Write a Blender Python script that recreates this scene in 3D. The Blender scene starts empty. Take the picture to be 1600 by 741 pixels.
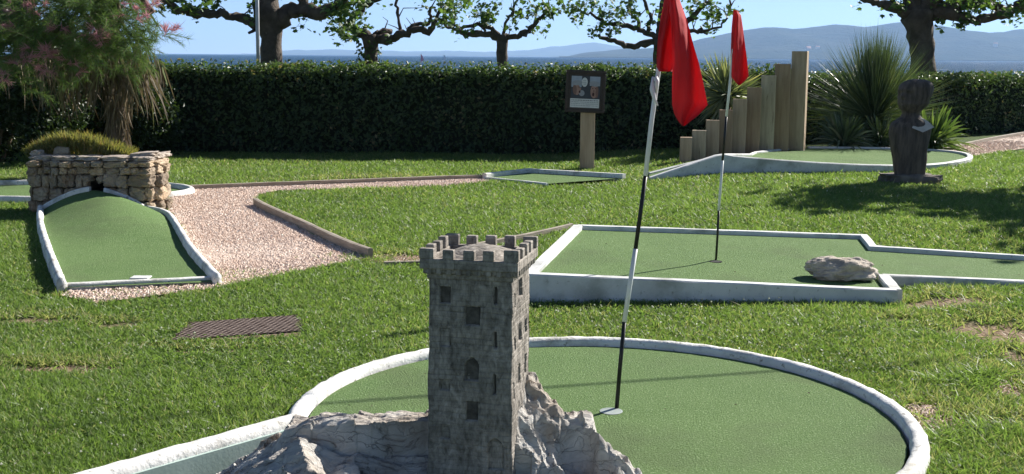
import bpy, math, random
import numpy as np
from mathutils import Vector, Matrix, noise as mnoise
random.seed(7); RNG = np.random.default_rng(11)
PI = math.pi
scene = bpy.context.scene

# ------------------------------------------------------------------ camera
FPX, W, H, HOR, ROLL, EYE = 1830.0, 1600.0, 741.0, 88.0, 0.008, 1.6
pitch = math.atan((H/2-HOR)/FPX)
FW = Vector((0, math.cos(pitch), -math.sin(pitch)))
r0 = Vector((1, 0, 0)); u0 = r0.cross(FW)
RT = math.cos(ROLL)*r0 + math.sin(ROLL)*u0
UP = -math.sin(ROLL)*r0 + math.cos(ROLL)*u0
cam = bpy.data.cameras.new('camera'); cam_o = bpy.data.objects.new('camera', cam)
scene.collection.objects.link(cam_o); scene.camera = cam_o
cam.sensor_width = 36; cam.lens = 36*FPX/W; cam.clip_start = .05; cam.clip_end = 60000
m3 = Matrix((RT, UP, -FW)).transposed().to_4x4(); m3.translation = (0, 0, EYE)
cam_o.matrix_world = m3

# ------------------------------------------------------------------ light
SUN_AZ, SUN_EL = math.radians(41), math.radians(32)      # azimuth from +X towards +Y
sun_dir = Vector((math.cos(SUN_AZ)*math.cos(SUN_EL), math.sin(SUN_AZ)*math.cos(SUN_EL), math.sin(SUN_EL)))
world = bpy.data.worlds.new("World"); scene.world = world; world.use_nodes = True
wn = world.node_tree.nodes; wl = world.node_tree.links
sky = wn.new('ShaderNodeTexSky'); sky.sky_type = 'NISHITA'; sky.sun_disc = False
sky.sun_elevation = SUN_EL; sky.sun_rotation = PI/2 - SUN_AZ
sky.air_density = 0.52; sky.dust_density = 0.0; sky.ozone_density = 2.4; sky.altitude = 0
bg = wn['Background']; bg.inputs[1].default_value = 0.050
wl.new(sky.outputs[0], bg.inputs[0])
sl = bpy.data.lights.new('sun', 'SUN'); sl.energy = 5.0; sl.angle = math.radians(.53); sl.color = (1, .955, .88)
so = bpy.data.objects.new('sun', sl); scene.collection.objects.link(so)
so.rotation_euler = (-sun_dir).to_track_quat('-Z', 'Y').to_euler(); so.location = (20, 20, 30)
scene.view_settings.view_transform = 'Standard'; scene.view_settings.look = 'None'
scene.view_settings.exposure = 1.15; scene.view_settings.gamma = 1
scene.cycles.max_bounces = 6; scene.cycles.transparent_max_bounces = 8
scene.cycles.volume_bounces = 1
scene.cycles.use_denoising = True

# ------------------------------------------------------------------ geometry helpers
def ray(px, py): return FW + RT*((px-W/2)/FPX) - UP*((py-H/2)/FPX)
def atz(px, py, z=0.0):
    d = ray(px, py); t = (z-EYE)/d.z; return Vector((d.x*t, d.y*t, z))
def aty(px, py, y):
    d = ray(px, py); t = y/d.y; return Vector((d.x*t, y, EYE+d.z*t))
def sstep(t):
    t = np.clip(t, 0, 1); return t*t*(3-2*t)
C0 = np.array([.398, 4.985]); R0 = 1.293
jA = atz(466, 655, .06); jB = atz(160, 741, .06); jd = (jB-jA).normalized(); jn = Vector((-jd.y, jd.x, 0))
if jn.x < 0: jn = -jn
LA = jA; LB = jA+jd*2.6
PIT = [(LA.x, LA.y), (LB.x, LB.y), (LB.x+jn.x*1.6, LB.y+jn.y*1.6), (LA.x+jn.x*.75, LA.y+jn.y*.75)]
def inpoly(x, y, poly):
    x = np.asarray(x, float); y = np.asarray(y, float); c = np.zeros(x.shape, bool)
    n = len(poly)
    for i in range(n):
        x1, y1 = poly[i][0], poly[i][1]; x2, y2 = poly[(i+1) % n][0], poly[(i+1) % n][1]
        k = ((y1 > y) != (y2 > y))
        with np.errstate(divide='ignore', invalid='ignore'):
            c ^= k & (x < (x2-x1)*(y-y1)/((y2-y1) if y2 != y1 else 1e-9)+x1)
    return c
def gz(x, y):
    x = np.asarray(x, float); y = np.asarray(y, float)
    z = .10*sstep((x-.6)/2.0)*sstep((y-8.0)/3.2)
    z = z+.045*sstep((x-2.62)/.3)*sstep((y-6.9)/.5)*(1-sstep((y-7.88)/.2))
    z = z + .006*np.sin(x*1.7+y*.6)+.005*np.sin(y*2.3-x*.9)
    return z
def gz_pit(x, y):
    z = gz(x, y); return np.where(inpoly(x, y, PIT), -.32, z)
def atg(px, py, dz=0.0):
    z = 0.0
    for _ in range(6):
        p = atz(px, py, z+dz); z = float(gz(p.x, p.y))
    return Vector((p.x, p.y, z+dz))
def N3(x, y, z): return mnoise.noise(Vector((x, y, z)))

class MB:
    def __init__(s): s.v = []; s.f = []; s.n = 0; s.mi = []; s.col = []; s.cur = 0
    def add(s, v, f, mi=0, rnd=None):
        v = np.asarray(v, float).reshape(-1, 3)
        s.v.append(v)
        f = [np.asarray(f, int)+s.n] if isinstance(f, np.ndarray) else [np.asarray(q, int)[None]+s.n for q in f]
        s.f += f; s.mi += [mi]*sum(len(a) for a in f); s.n += len(v)
        s.col.append(np.full(len(v), .5) if rnd is None else np.asarray(rnd, float))
        return s
    def box(s, c, d, rz=0, mi=0, bev=0.0, rot=None):
        x, y, z = [q/2 for q in d]
        if bev > 0:
            b = min(bev, x*.9, y*.9, z*.9); V = []
            prof = [(x-b, y), (x, y-b), (x, -y+b), (x-b, -y), (-x+b, -y), (-x, -y+b), (-x, y-b), (-x+b, y)]
            pin = [(px*(x-b)/x if abs(px) == x else px, py*(y-b)/y if abs(py) == y else py) for px, py in prof]
            rings = [(pin, -z), (prof, -z+b), (prof, z-b), (pin, z)]
            for pr, zz in rings: V += [(a, q, zz) for a, q in pr]
            F = []
            for k in range(3):
                for i in range(8): j = (i+1) % 8; F.append((k*8+j, k*8+i, (k+1)*8+i, (k+1)*8+j))
            F.append(tuple(range(8))); F.append(tuple(range(31, 23, -1)))
        else:
            V = [(a*x, b*y, e*z) for e in (-1, 1) for b in (-1, 1) for a in (-1, 1)]
            F = [(0, 2, 3, 1), (4, 5, 7, 6), (0, 1, 5, 4), (2, 6, 7, 3), (0, 4, 6, 2), (1, 3, 7, 5)]
        V = np.array(V); R = np.array((rot if rot is not None else Matrix.Rotation(rz, 3, 'Z')))
        return s.add(V@R.T+np.array(c), F, mi)
    def tube(s, pts, rad, n=8, mi=0, cap=True, nz=0.0, nf=3.0, rnd=None):
        pts = [Vector(p) for p in pts]; V = []; m = len(pts)
        rad = rad if hasattr(rad, '__len__') else [rad]*m
        ref = None
        for i, p in enumerate(pts):
            t = (pts[min(i+1, m-1)]-pts[max(i-1, 0)]).normalized()
            if ref is None: ref = Vector((0, 0, 1)) if abs(t.z) < .9 else Vector((1, 0, 0))
            a = t.cross(ref).normalized(); b = t.cross(a).normalized(); ref = -b if True else ref
            ref = a.cross(t)
            for k in range(n):
                an = 2*PI*k/n; o = a*math.cos(an)+b*math.sin(an); r = rad[i]
                if nz: q = p+o*r; r *= 1+nz*mnoise.noise(q*nf)+nz*.5*mnoise.noise(q*nf*3)
                V.append(p+o*r)
        F = [(i*n+k, i*n+(k+1) % n, (i+1)*n+(k+1) % n, (i+1)*n+k) for i in range(m-1) for k in range(n)]
        if cap: F.append(tuple(range(n-1, -1, -1))); F.append(tuple((m-1)*n+k for k in range(n)))
        return s.add([tuple(v) for v in V], F, mi)
    def build(s, name, mat, parent=None, smooth=False, loc=None):
        me = bpy.data.meshes.new(name)
        V = np.concatenate(s.v) if s.v else np.zeros((0, 3))
        if parent is not None: V = V-np.array(parent['_o'])
        elif loc is not None: V = V-np.array(loc)
        me.vertices.add(len(V)); me.vertices.foreach_set('co', V.astype(np.float32).ravel())
        tot = np.concatenate([np.full(len(a), a.shape[1]) for a in s.f]); li = np.concatenate([a.ravel() for a in s.f])
        st = np.concatenate([[0], np.cumsum(tot)[:-1]])
        me.loops.add(len(li)); me.loops.foreach_set('vertex_index', li.astype(np.int32))
        me.polygons.add(len(tot)); me.polygons.foreach_set('loop_start', st.astype(np.int32)); me.polygons.foreach_set('loop_total', tot.astype(np.int32))
        mats = mat if isinstance(mat, (list, tuple)) else [mat]
        for m in mats: me.materials.append(m)
        if len(mats) > 1: me.polygons.foreach_set('material_index', np.array(s.mi, np.int32))
        at = me.attributes.new('rnd', 'FLOAT', 'POINT'); at.data.foreach_set('value', np.concatenate(s.col).astype(np.float32))
        me.update(calc_edges=True); me.validate()
        me.polygons.foreach_set('use_smooth', np.full(len(me.polygons), smooth))
        o = bpy.data.objects.new(name, me); scene.collection.objects.link(o)
        if parent is not None: o.parent = parent
        elif loc is not None: o.location = loc
        return o
def tag(o, label=None, cat=None, group=None, kind=None):
    for k, v in (('label', label), ('category', cat), ('group', group), ('kind', kind)):
        if v: o[k] = v
    return o
def empty(name, loc, label=None, cat=None, group=None):
    o = bpy.data.objects.new(name, None); scene.collection.objects.link(o); o.location = loc
    o.empty_display_size = .1; o['_o'] = list(loc)
    return tag(o, label, cat, group)
def grid_faces(nu, nv, closed_u=False):
    iu = np.arange(nu if closed_u else nu-1); iv = np.arange(nv-1)
    A, B = np.meshgrid(iu, iv); A = A.ravel(); B = B.ravel(); A2 = (A+1) % nu
    return np.stack([B*nu+A, B*nu+A2, (B+1)*nu+A2, (B+1)*nu+A], 1)
def resample(path, step, closed=False):
    P = [Vector(p) for p in path]; 
    if closed: P = P+[P[0]]
    out = []
    for a, b in zip(P, P[1:]):
        n = max(1, int(round((b-a).length/step)))
        out += [a.lerp(b, k/n) for k in range(n)]
    if not closed: out.append(P[-1])
    return out
def smooth_path(path, it=2, closed=False):
    P = [Vector(p) for p in path]
    for _ in range(it):
        Q = []; n = len(P)
        for i in range(n if closed else n-1):
            a, b = P[i], P[(i+1) % n]; Q += [a*.75+b*.25, a*.25+b*.75]
        if not closed: Q = [P[0]]+Q+[P[-1]]
        P = Q
    return P
def loft(mb, path, prof, closed=False, nz=0.0, bottom=None, nf=9.0, mi=0, seed=0.0):
    """prof: (offset along the left-hand normal, z above path); with bottom, the last/first points drop to z=bottom(x,y)"""
    P = [Vector(p) for p in path]; n = len(P); V = []; k = len(prof)
    for i, p in enumerate(P):
        a = P[(i-1) % n] if (closed or i) else p; b = P[(i+1) % n] if (closed or i < n-1) else p
        d1 = (p-a); d2 = (b-p); d1.z = d2.z = 0
        if d1.length < 1e-9: d1 = d2
        if d2.length < 1e-9: d2 = d1
        d1.normalize(); d2.normalize(); t = (d1+d2).normalized()
        sc = 1/max(.5, t.dot(d1)); nn = Vector((-t.y, t.x, 0))*sc
        for j, (o, z) in enumerate(prof):
            q = p+nn*o; q.z = p.z+z
            if bottom is not None and j in (0, k-1): q.z = bottom
            elif nz:
                q += nn.normalized()*nz*mnoise.noise(Vector((p.x*nf+seed, p.y*nf, j*.6)))
                q.z += nz*.7*mnoise.noise(Vector((p.x*nf*1.3+7+seed, p.y*nf*1.3, j*.5)))
            V.append(tuple(q))
    F = []
    for i in range(n if closed else n-1):
        for j in range(k-1):
            a = i*k+j; b = ((i+1) % n)*k+j; F.append((a, b, b+1, a+1))
    if not closed: F.append(tuple(range(k))); F.append(tuple((n-1)*k+j for j in range(k-1, -1, -1)))
    return mb.add(V, F, mi)
ROUND = lambda w, h, d: [(-w/2, -d), (-w/2, h*.35), (-w*.42, h*.72), (-w*.22, h*.96), (0, h), (w*.22, h*.96), (w*.42, h*.72), (w/2, h*.35), (w/2, -d)]
SQ = lambda w, h, d, b=.006: [(-w/2, -d), (-w/2, h-b), (-w/2+b, h), (0, h+.001), (w/2-b, h), (w/2, h-b), (w/2, -d)]
def fill(mb, poly, z, mi=0):
    return mb.add([(p[0], p[1], z if not callable(z) else z(p[0], p[1])) for p in poly], [tuple(range(len(poly)))], mi)
def inset(poly, d):
    P = [Vector((p[0], p[1], 0)) for p in poly]; n = len(P); A = sum(P[i].x*P[(i+1) % n].y-P[(i+1) % n].x*P[i].y for i in range(n))
    s = 1 if A > 0 else -1; out = []
    for i in range(n):
        d1 = (P[i]-P[i-1]).normalized(); d2 = (P[(i+1) % n]-P[i]).normalized(); t = (d1+d2).normalized()
        out.append(P[i]+Vector((-t.y, t.x, 0))*s*d/max(.4, t.dot(d1)))
    return out
def ccw(poly):
    A = sum(poly[i][0]*poly[(i+1) % len(poly)][1]-poly[(i+1) % len(poly)][0]*poly[i][1] for i in range(len(poly)))
    return list(poly) if A > 0 else list(poly)[::-1]

# ------------------------------------------------------------------ materials
def newmat(name):
    m = bpy.data.materials.new(name); m.use_nodes = True; nt = m.node_tree; return m, nt.nodes, nt.links, nt.nodes['Principled BSDF']
def col(c): return (c[0], c[1], c[2], 1)
def nmat(name, c1, c2, scale=8, rough=.8, bump=.2, bscale=60, bdist=.01, c3=None, s3=90, f3=.35, stretch=None, spec=.3, detail=6, metal=0, p1=.35, p2=.65, voro=None, trans=0, dirt=None, dscale=3, sheen=0):
    m, n, l, b = newmat(name)
    tc = n.new('ShaderNodeTexCoord'); src = tc.outputs['Object']
    if stretch:
        mp = n.new('ShaderNodeMapping'); mp.inputs['Scale'].default_value = stretch; l.new(src, mp.inputs[0]); src = mp.outputs[0]
    def noi(s, d=detail):
        t = n.new('ShaderNodeTexNoise'); t.inputs['Scale'].default_value = s; t.inputs['Detail'].default_value = d; t.inputs['Roughness'].default_value = .6; l.new(src, t.inputs['Vector']); return t.outputs['Fac']
    def ramp(f, a, b_):
        r = n.new('ShaderNodeMapRange'); r.inputs['From Min'].default_value = a; r.inputs['From Max'].default_value = b_; l.new(f, r.inputs['Value']); return r.outputs['Result']
    def mix(f, a, b_, ty='MIX'):
        x = n.new('ShaderNodeMix'); x.data_type = 'RGBA'; x.blend_type = ty
        if isinstance(f, (int, float)): x.inputs[0].default_value = f
        else: l.new(f, x.inputs[0])
        for k, q in ((6, a), (7, b_)):
            if isinstance(q, tuple): x.inputs[k].default_value = col(q)
            else: l.new(q, x.inputs[k])
        return x.outputs[2]
    c = mix(ramp(noi(scale), p1, p2), c1, c2)
    if c3: c = mix(ramp(noi(s3, 3), 1-f3-.02, 1-f3+.12), c, c3)
    if dirt: c = mix(ramp(noi(dscale, 8), .52, .72), c, dirt)
    l.new(c, b.inputs['Base Color']); b.inputs['Roughness'].default_value = rough; b.inputs['Specular IOR Level'].default_value = spec; b.inputs['Metallic'].default_value = metal
    if bump:
        bp = n.new('ShaderNodeBump'); bp.inputs['Strength'].default_value = bump; bp.inputs['Distance'].default_value = bdist
        l.new(noi(bscale), bp.inputs['Height']); l.new(bp.outputs[0], b.inputs['Normal'])
    return m
def leafmat(name, ca, cb, cc=None, trans=.35, rough=.5, spec=.35, tcol=None, tboost=1.6):
    """leaf colour from the per-leaf random value 'rnd'; part of the light passes through"""
    m, n, l, b = newmat(name)
    at = n.new('ShaderNodeAttribute'); at.attribute_name = 'rnd'
    r = n.new('ShaderNodeValToRGB'); l.new(at.outputs['Fac'], r.inputs[0]); e = r.color_ramp.elements
    e[0].color = col(ca); e[1].color = col(cb)
    if cc: q = e.new(.9); q.color = col(cb); e[2].position = 1.0; e[2].color = col(cc)
    l.new(r.outputs[0], b.inputs['Base Color']); b.inputs['Roughness'].default_value = rough; b.inputs['Specular IOR Level'].default_value = spec
    if trans:
        t = n.new('ShaderNodeBsdfTranslucent'); g = n.new('ShaderNodeMix'); g.data_type = 'RGBA'; g.blend_type = 'MULTIPLY'; g.inputs[0].default_value = 1
        g.inputs[7].default_value = col(tcol or (tboost*1.15, tboost*1.2, tboost*.5)); l.new(r.outputs[0], g.inputs[6]); l.new(g.outputs[2], t.inputs[0])
        ms = n.new('ShaderNodeMixShader'); ms.inputs[0].default_value = trans; l.new(b.outputs[0], ms.inputs[1]); l.new(t.outputs[0], ms.inputs[2])
        l.new(ms.outputs[0], n['Material Output'].inputs[0])
    return m

M = {}
M['curb'] = nmat('white_painted_concrete', (.78, .77, .74), (.66, .65, .62), scale=6, rough=.75, bump=.45, bscale=55, bdist=.012, c3=(.26, .24, .20), s3=34, f3=.39, dirt=(.34, .32, .27), dscale=5)
M['curb2'] = nmat('white_painted_board', (.70, .70, .68), (.56, .56, .55), scale=4, rough=.7, bump=.3, bscale=45, bdist=.006, c3=(.24, .23, .20), s3=26, f3=.36, dirt=(.33, .33, .30), dscale=3.5)
M['lanewall'] = nmat('shade_tinted_white_wall', (.40, .50, .46), (.34, .44, .40), scale=6, rough=.8, bump=.25, bscale=60, bdist=.004)  # whitish painted wall; its shade and green bounce are put into the colour
M['turf'] = nmat('artificial_turf', (.104, .178, .056), (.136, .215, .074), scale=2.2, rough=.9, bump=1.0, bscale=120, bdist=.016, c3=(.31, .41, .22), s3=110, f3=.43, dirt=(.10, .14, .06), dscale=1.1, spec=.15, p1=.3, p2=.7)
M['soil'] = nmat('soil', (.17, .115, .075), (.26, .19, .13), scale=14, rough=.95, bump=.8, bscale=70, bdist=.02)
M['gravel'] = nmat('pink_gravel_bed', (.54, .41, .33), (.72, .60, .52), scale=55, rough=.9, bump=1, bscale=75, bdist=.02, p1=.3, p2=.7, c3=(.20, .13, .10), s3=70, f3=.3)
M['timber'] = nmat('weathered_edging_timber', (.23, .195, .155), (.35, .305, .25), scale=5, rough=.85, bump=.5, bscale=18, bdist=.008, stretch=(1, 1, 8))
M['sleeper'] = nmat('sleeper_timber', (.34, .245, .16), (.47, .355, .245), scale=2.2, rough=.8, bump=.5, bscale=26, bdist=.006, stretch=(7, 7, .7), c3=(.12, .075, .045), s3=5, f3=.32)
M['sleeper_b'] = nmat('dark_sleeper_timber', (.26, .17, .105), (.37, .26, .17), scale=2.2, rough=.8, bump=.5, bscale=26, bdist=.006, stretch=(7, 7, .7), c3=(.09, .06, .04), s3=5, f3=.32)
M['sleeper_c'] = nmat('pale_sleeper_timber', (.34, .27, .19), (.50, .41, .29), scale=2.2, rough=.8, bump=.6, bscale=26, bdist=.008, stretch=(7, 7, .7), c3=(.13, .085, .055), s3=6, f3=.36)
M['bark'] = nmat('plane_bark', (.060, .046, .036), (.12, .095, .075), scale=5, rough=.9, bump=.9, bscale=22, bdist=.03, c3=(.24, .20, .16), s3=9, f3=.30)
M['stone'] = nmat('dry_stone', (.30, .25, .19), (.46, .40, .33), scale=6, rough=.9, bump=.9, bscale=45, bdist=.015, c3=(.14, .11, .085), s3=18, f3=.36, dirt=(.34, .22, .13), dscale=4)
def tint(m, lo, hi):
    n = m.node_tree.nodes; l = m.node_tree.links; b = n['Principled BSDF']; src = b.inputs['Base Color'].links[0].from_socket
    at = n.new('ShaderNodeAttribute'); at.attribute_name = 'rnd'; r = n.new('ShaderNodeValToRGB'); e = r.color_ramp.elements; e[0].color = col(lo); e[1].color = col(hi); q = e.new(.55); q.color = (1, .93, .84, 1); l.new(at.outputs['Fac'], r.inputs[0])
    x = n.new('ShaderNodeMix'); x.data_type = 'RGBA'; x.blend_type = 'MULTIPLY'; x.inputs[0].default_value = 1; l.new(src, x.inputs[6]); l.new(r.outputs[0], x.inputs[7]); l.new(x.outputs[2], b.inputs['Base Color'])
tint(M['stone'], (.55, .50, .46), (1.2, 1.05, .88))
M['slab'] = nmat('coping_stone', (.36, .30, .25), (.46, .40, .34), scale=8, rough=.9, bump=.6, bscale=50, bdist=.01, dirt=(.22, .18, .14), dscale=12)
M['mortar'] = nmat('mortar', (.10, .085, .07), (.16, .135, .11), scale=20, rough=.95, bump=.8, bscale=80, bdist=.01)
M['rock'] = nmat('pale_rock', (.36, .30, .24), (.52, .46, .39), scale=7, rough=.85, bump=.9, bscale=32, bdist=.02, c3=(.24, .19, .15), s3=16, f3=.36)
M['darkwood'] = nmat('dark_carved_wood', (.060, .046, .037), (.15, .115, .09), scale=6, rough=.75, bump=.8, bscale=22, bdist=.01, stretch=(3.5, 3.5, .6))
M['lightwood'] = nmat('fresh_broken_wood', (.48, .42, .34), (.62, .55, .46), scale=8, rough=.8, bump=.5, bscale=40)
M['plinth'] = nmat('rough_plinth_stone', (.12, .10, .085), (.19, .16, .135), scale=9, rough=.9, bump=.8, bscale=40)
M['rust'] = nmat('rusty_iron', (.12, .085, .07), (.22, .17, .145), scale=20, rough=.85, bump=.4, bscale=90)
M['frame'] = nmat('dark_stained_frame', (.035, .025, .022), (.055, .04, .034), scale=9, rough=.55, bump=.2)
M['sea'] = None

def wood_tower():
    """weathered grey carved wood: vertical grain, cracks, lightly scribed masonry"""
    m, n, l, b = newmat('weathered_grey_carved_wood')
    tc = n.new('ShaderNodeTexCoord')
    mp = n.new('ShaderNodeMapping'); mp.inputs['Scale'].default_value = (48, 48, 26); l.new(tc.outputs['Object'], mp.inputs[0])
    g = n.new('ShaderNodeTexNoise'); g.inputs['Scale'].default_value = 1; g.inputs['Detail'].default_value = 9; g.inputs['Roughness'].default_value = .65; g.inputs['Distortion'].default_value = .6; l.new(mp.outputs[0], g.inputs['Vector'])
    s = n.new('ShaderNodeTexNoise'); s.inputs['Scale'].default_value = 7; s.inputs['Detail'].default_value = 8; l.new(tc.outputs['Object'], s.inputs['Vector'])
    r = n.new('ShaderNodeValToRGB'); e = r.color_ramp.elements; e[0].position = .28; e[0].color = (.11, .098, .085, 1); e[1].position = .70; e[1].color = (.50, .46, .42, 1); q = e.new(.5); q.color = (.33, .30, .27, 1); l.new(g.outputs[0], r.inputs[0])
    r2 = n.new('ShaderNodeValToRGB'); e = r2.color_ramp.elements; e[0].position = .38; e[0].color = (.62, .61, .59, 1); e[1].position = .68; e[1].color = (1.0, .98, .95, 1); l.new(s.outputs[0], r2.inputs[0])
    mx = n.new('ShaderNodeMix'); mx.data_type = 'RGBA'; mx.blend_type = 'MULTIPLY'; mx.inputs[0].default_value = 1; l.new(r.outputs[0], mx.inputs[6]); l.new(r2.outputs[0], mx.inputs[7])
    sx = n.new('ShaderNodeSeparateXYZ'); l.new(tc.outputs['Object'], sx.inputs[0]); ad = n.new('ShaderNodeMath'); ad.operation = 'SUBTRACT'; l.new(sx.outputs[0], ad.inputs[0]); l.new(sx.outputs[1], ad.inputs[1])
    wb = n.new('ShaderNodeTexNoise'); wb.inputs['Scale'].default_value = 9; l.new(tc.outputs['Object'], wb.inputs['Vector']); wa = n.new('ShaderNodeMath'); wa.operation = 'MULTIPLY_ADD'; wa.inputs[1].default_value = .020; l.new(wb.outputs[0], wa.inputs[0]); l.new(sx.outputs[2], wa.inputs[2])
    cb = n.new('ShaderNodeCombineXYZ'); l.new(ad.outputs[0], cb.inputs[0]); l.new(wa.outputs[0], cb.inputs[1])
    bk = n.new('ShaderNodeTexBrick'); bk.inputs['Scale'].default_value = 1; bk.inputs['Brick Width'].default_value = .036; bk.inputs['Row Height'].default_value = .0185; bk.inputs['Mortar Size'].default_value = .0016; bk.inputs['Mortar Smooth'].default_value = .6; l.new(cb.outputs[0], bk.inputs['Vector'])
    bk.inputs['Color1'].default_value = (1, 1, 1, 1); bk.inputs['Color2'].default_value = (.80, .80, .78, 1); bk.inputs['Mortar'].default_value = (.50, .48, .45, 1)
    mk = n.new('ShaderNodeMix'); mk.data_type = 'RGBA'; mk.blend_type = 'MULTIPLY'; mk.inputs[0].default_value = .32; l.new(mx.outputs[2], mk.inputs[6]); l.new(bk.outputs['Color'], mk.inputs[7])
    l.new(mk.outputs[2], b.inputs['Base Color']); b.inputs['Roughness'].default_value = .85; b.inputs['Specular IOR Level'].default_value = .2
    ih = n.new('ShaderNodeMath'); ih.operation = 'MULTIPLY_ADD'; ih.inputs[1].default_value = -.35; l.new(bk.outputs['Fac'], ih.inputs[0]); l.new(g.outputs[0], ih.inputs[2])
    bp = n.new('ShaderNodeBump'); bp.inputs['Strength'].default_value = .8; bp.inputs['Distance'].default_value = .004; l.new(ih.outputs[0], bp.inputs['Height']); l.new(bp.outputs[0], b.inputs['Normal'])
    return m
M['tower'] = wood_tower()
def wood_stump():
    m, n, l, b = newmat('weathered_driftwood')
    tc = n.new('ShaderNodeTexCoord')
    mp = n.new('ShaderNodeMapping'); mp.inputs['Scale'].default_value = (8, 22, 16); mp.inputs['Rotation'].default_value = (0, .25, .2); l.new(tc.outputs['Object'], mp.inputs[0])
    g = n.new('ShaderNodeTexNoise'); g.inputs['Scale'].default_value = 1.1; g.inputs['Detail'].default_value = 10; g.inputs['Roughness'].default_value = .68; g.inputs['Distortion'].default_value = 1.1; l.new(mp.outputs[0], g.inputs['Vector'])
    s = n.new('ShaderNodeTexNoise'); s.inputs['Scale'].default_value = 5; s.inputs['Detail'].default_value = 8; l.new(tc.outputs['Object'], s.inputs['Vector'])
    r = n.new('ShaderNodeValToRGB'); e = r.color_ramp.elements; e[0].position = .30; e[0].color = (.11, .085, .07, 1); e[1].position = .66; e[1].color = (.62, .60, .57, 1); q = e.new(.43); q.color = (.47, .45, .425, 1); l.new(g.outputs[0], r.inputs[0])
    r2 = n.new('ShaderNodeValToRGB'); e = r2.color_ramp.elements; e[0].position = .38; e[0].color = (.72, .64, .56, 1); e[1].position = .6; e[1].color = (1, .99, .97, 1); l.new(s.outputs[0], r2.inputs[0])
    mx = n.new('ShaderNodeMix'); mx.data_type = 'RGBA'; mx.blend_type = 'MULTIPLY'; mx.inputs[0].default_value = 1; l.new(r.outputs[0], mx.inputs[6]); l.new(r2.outputs[0], mx.inputs[7])
    wv = n.new('ShaderNodeMix'); wv.data_type = 'VECTOR'; wv.inputs[0].default_value = .30; mp2 = n.new('ShaderNodeMapping'); mp2.inputs['Scale'].default_value = (.35, 1.5, 2.2); mp2.inputs['Rotation'].default_value = (0, .35, .3); l.new(tc.outputs['Object'], mp2.inputs[0]); l.new(mp2.outputs[0], wv.inputs[4]); l.new(s.outputs['Color'], wv.inputs[5])
    vo = n.new('ShaderNodeTexVoronoi'); vo.feature = 'DISTANCE_TO_EDGE'; vo.inputs['Scale'].default_value = 13; l.new(wv.outputs[1], vo.inputs['Vector'])
    vr = n.new('ShaderNodeMapRange'); vr.inputs['From Min'].default_value = .0; vr.inputs['From Max'].default_value = .022; vr.inputs['To Min'].default_value = .32; l.new(vo.outputs['Distance'], vr.inputs[0])
    mc = n.new('ShaderNodeMix'); mc.data_type = 'RGBA'; mc.blend_type = 'MULTIPLY'; cm = n.new('ShaderNodeTexNoise'); cm.inputs['Scale'].default_value = 6; cm.inputs['Detail'].default_value = 3; l.new(tc.outputs['Object'], cm.inputs['Vector']); cr_ = n.new('ShaderNodeMapRange'); cr_.inputs['From Min'].default_value = .50; cr_.inputs['From Max'].default_value = .62; cr_.inputs['To Max'].default_value = .8; l.new(cm.outputs[0], cr_.inputs[0]); l.new(cr_.outputs[0], mc.inputs[0]); l.new(mx.outputs[2], mc.inputs[6]); l.new(vr.outputs[0], mc.inputs[7])
    l.new(mc.outputs[2], b.inputs['Base Color']); b.inputs['Roughness'].default_value = .85; b.inputs['Specular IOR Level'].default_value = .2
    hs = n.new('ShaderNodeMath'); hs.operation = 'MULTIPLY_ADD'; hs.inputs[1].default_value = .25; l.new(vr.outputs[0], hs.inputs[0]); l.new(g.outputs[0], hs.inputs[2])
    bp = n.new('ShaderNodeBump'); bp.inputs['Strength'].default_value = 1; bp.inputs['Distance'].default_value = .014; l.new(hs.outputs[0], bp.inputs['Height']); l.new(bp.outputs[0], b.inputs['Normal'])
    return m
M['stump'] = wood_stump()
M['grass'] = leafmat('grass_blades', (.108, .172, .044), (.212, .288, .086), (.40, .35, .20), trans=.42, rough=.5, spec=.35, tcol=(1.35, 1.5, .85))
M['hedgeleaf'] = leafmat('hedge_leaves', (.030, .058, .024), (.080, .125, .048), (.24, .19, .11), trans=.30, rough=.45, spec=.6)
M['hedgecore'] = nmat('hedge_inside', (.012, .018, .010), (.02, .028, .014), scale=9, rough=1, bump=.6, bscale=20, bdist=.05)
M['planeleaf'] = leafmat('plane_leaves', (.050, .095, .028), (.100, .160, .050), (.16, .21, .09), trans=.34, rough=.5, spec=.3)
M['ivy'] = leafmat('ivy_leaves', (.03, .055, .015), (.07, .11, .03), trans=.25)
M['feather'] = leafmat('tamarisk_foliage', (.060, .108, .042), (.120, .185, .072), (.19, .23, .12), trans=.30, rough=.7, spec=.1)
M['pink'] = leafmat('tamarisk_plumes', (.34, .16, .19), (.52, .30, .33), trans=.35, rough=.8, spec=.05, tcol=(1.3, 1.1, 1.1))
M['twig'] = nmat('twigs', (.11, .075, .055), (.19, .14, .10), scale=12, rough=.9, bump=.3)
M['fibre'] = nmat('fibrous_trunk', (.09, .062, .042), (.17, .12, .085), scale=6, rough=.95, bump=1, bscale=24, bdist=.03, stretch=(5, 5, 1))
M['deadleaf'] = leafmat('dry_hanging_leaves', (.09, .068, .048), (.20, .165, .115), (.17, .20, .08), trans=.2, rough=.7, spec=.15, tcol=(1.2, 1.1, .8))
M['greenleaf'] = leafmat('strap_leaves', (.055, .10, .03), (.125, .175, .065), trans=.25)
M['spike'] = leafmat('stiff_grey_green_leaves', (.045, .075, .035), (.12, .16, .085), (.24, .24, .15), trans=.15, rough=.4, spec=.5)
M['yucca'] = leafmat('yucca_leaves', (.10, .13, .07), (.26, .28, .17), (.40, .36, .22), trans=.25, rough=.45, spec=.4)
M['heather'] = leafmat('heather', (.10, .115, .045), (.25, .23, .10), (.38, .21, .12), trans=.35, rough=.7, spec=.1)
M['shrub'] = leafmat('shrub_leaves', (.018, .034, .014), (.042, .066, .024), trans=.2, rough=.4)
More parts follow.
